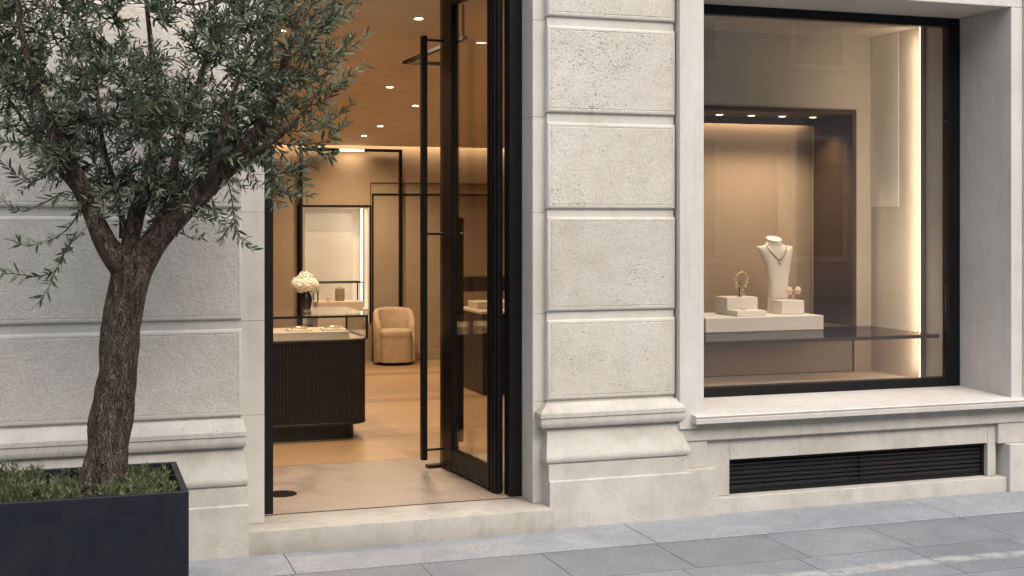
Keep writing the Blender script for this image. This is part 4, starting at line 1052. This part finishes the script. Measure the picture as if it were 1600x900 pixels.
def leaf_mesh(name, L, mat, parent, seed=1):
    n = len(L); rs = np.random.default_rng(seed)
    b0 = np.array([list(l[0]) for l in L]); d = np.array([list(l[1]) for l in L]); nn_ = np.array([list(l[2]) for l in L])
    ln = np.array([l[3] for l in L])[:, None]; wd = np.array([l[4] for l in L])[:, None]
    s = np.cross(d, nn_); s /= np.linalg.norm(s, axis=1)[:, None] + 1e-9
    curl = rs.uniform(-.05, .16, (n, 1)) * ln
    V = np.stack([b0, b0 + d * ln * .32 + s * wd + nn_ * curl * .2, b0 + d * ln * .32 - s * wd + nn_ * curl * .2,
                  b0 + d * ln * .70 + s * wd * .8 - nn_ * curl * .25, b0 + d * ln * .70 - s * wd * .8 - nn_ * curl * .25, b0 + d * ln - nn_ * curl], 1).reshape(-1, 3)
    idx = np.arange(n)[:, None] * 6
    me = bpy.data.meshes.new(name)
    tri1 = idx + np.array([[0, 2, 1]]); quad = idx + np.array([[1, 2, 4, 3]]); tri2 = idx + np.array([[3, 4, 5]])
    loops = np.concatenate([tri1, quad, tri2], 1).reshape(-1)
    me.vertices.add(n * 6); me.vertices.foreach_set('co', V.astype(np.float32).reshape(-1))
    me.loops.add(len(loops)); me.loops.foreach_set('vertex_index', loops.astype(np.int32))
    me.polygons.add(n * 3); st_ = (np.arange(n)[:, None] * 10 + np.array([[0, 3, 7]])).reshape(-1)
    me.polygons.foreach_set('loop_start', st_.astype(np.int32)); me.update(calc_edges=True); me.validate()
    at_ = me.attributes.new('tone', 'FLOAT', 'POINT'); at_.data.foreach_set('value', np.repeat(rs.uniform(0, 1, n), 6).astype(np.float32))
    me.materials.append(mat); me.shade_smooth()
    o = bpy.data.objects.new(name, me); COL.objects.link(o)
    if parent: o.parent = parent; o.matrix_parent_inverse = parent.matrix_basis.inverted()
    return o
def leaf_mat(name, dark, light, under, rough=.45):
    m, nt, p = new_mat(name); a = nt.nodes.new('ShaderNodeAttribute'); a.attribute_name = 'tone'
    top_ = ramp(nt, a.outputs['Fac'], [(.0, dark), (.75, light), (1.0, tuple(x_ * 1.35 for x_ in light))])
    g = nt.nodes.new('ShaderNodeNewGeometry')
    nt.links.new(mixc(nt, g.outputs['Backfacing'], top_, tuple(under)), p.inputs['Base Color'])
    p.inputs['Roughness'].default_value = rough; p.inputs['Specular IOR Level'].default_value = .32
    tl = nt.nodes.new('ShaderNodeBsdfTranslucent'); nt.links.new(mixc(nt, 1.0, top_, (1.3, 1.5, .8), 'MULTIPLY'), tl.inputs[0])
    mx = nt.nodes.new('ShaderNodeMixShader'); mx.inputs[0].default_value = .25
    nt.links.new(p.outputs[0], mx.inputs[1]); nt.links.new(tl.outputs[0], mx.inputs[2]); nt.links.new(mx.outputs[0], nt.nodes['Material Output'].inputs[0])
    return m
M_leaf = leaf_mat('olive_leaf', (.024, .036, .018), (.074, .099, .056), (.18, .20, .15))
cr = leaf_mesh('crown', leaves, M_leaf, tree, 4)
print('leaves', len(leaves), 'twigs', len(twigs))

# low herbs filling the planter
L2_ = []; rnd = random.Random(77)
clumps = []
for k in range(120):
    x_ = rnd.uniform(PLX0 + .05, PLX1 - .05); y_ = rnd.uniform(PLY0 + .045, PLY1 - .06)
    if math.hypot(x_ - .10, y_ - 5.8) < .09: continue
    if y_ > 5.98 and rnd.random() < .55: continue
    clumps.append((x_, y_))
bmh = NB()
for x_, y_ in clumps:
    hgt = rnd.uniform(.035, .105) * (1.0 if y_ < 5.9 else .8)
    if x_ < -.16: hgt *= 1.5
    for s_ in range(rnd.randint(4, 7)):
        d_ = Vector((rnd.gauss(0, .5), rnd.gauss(0, .5), 1)).normalized(); p_ = Vector((x_ + rnd.gauss(0, .012), y_ + rnd.gauss(0, .012), SOIL - .01)); st_ = .0115
        for i in range(int(hgt / st_) + 2):
            d_ = (d_ + Vector((rnd.gauss(0, .09), rnd.gauss(0, .09), .03))).normalized(); p_ = p_ + d_ * st_
            if not (PLX0 + .04 < p_.x < PLX1 - .04 and PLY0 + .04 < p_.y < PLY1 - .04) and p_.z < PLZ + .01: break
            for w_ in range(3):
                a = rnd.uniform(0, 6.28); sd = d_.orthogonal().normalized(); sd.rotate(Matrix.Rotation(a, 3, d_))
                ld = (d_ * .75 + sd * .8).normalized(); L2_.append((p_.copy(), ld, ld.cross(sd.cross(d_)).normalized(), rnd.uniform(.018, .038), rnd.uniform(.0020, .0038)))
M_herb = leaf_mat('herb_leaf', (.040, .055, .024), (.12, .14, .065), (.17, .19, .12), .5)
gcv = leaf_mesh('ground_cover', L2_, M_herb, None, 9)
gcv['label'] = 'low green herb ground cover filling the planter around the trunk'; gcv['category'] = 'ground cover'; gcv['kind'] = 'stuff'
print('herb leaves', len(L2_))

# ------------------------------------------------------------------ house across the street (seen only as a reflection in the glass)
ob = thing('facing_building', 'plain stone building across the street, faintly mirrored in the shop glass', 'building', (8, -12, 0))
OY = -11.0
bm = NB(); box(bm, -22, 44, OY - 8, OY, 0, 10.8); box(bm, -22, 44, OY, OY + .35, 10.5, 10.9); box(bm, -22, 44, OY, OY + .12, 4.2, 4.5)
obj('wall', bm, stone_smooth('facing_stone', (.42, .39, .345), 0, 21.0), ob)
bm = NB()
bg_ = NB()
for fl_ in range(3):
    for k in range(20):
        x_ = -20 + k * 3.2; z_ = (.9, 5.2, 8.4)[fl_]; h_ = (2.6, 2.1, 1.9)[fl_]
        box(bm, x_ - .12, x_ + 1.32, OY, OY + .09, z_ - .12, z_ + h_ + .12); box(bg_, x_, x_ + 1.2, OY + .0905, OY + .10, z_, z_ + h_)
obj('window_frames', bm, M_win_stone, ob)['kind'] = 'stuff'; obj('window_panes', bg_, plain('dark_panes', (.16, .155, .145), .3), ob)['kind'] = 'stuff'
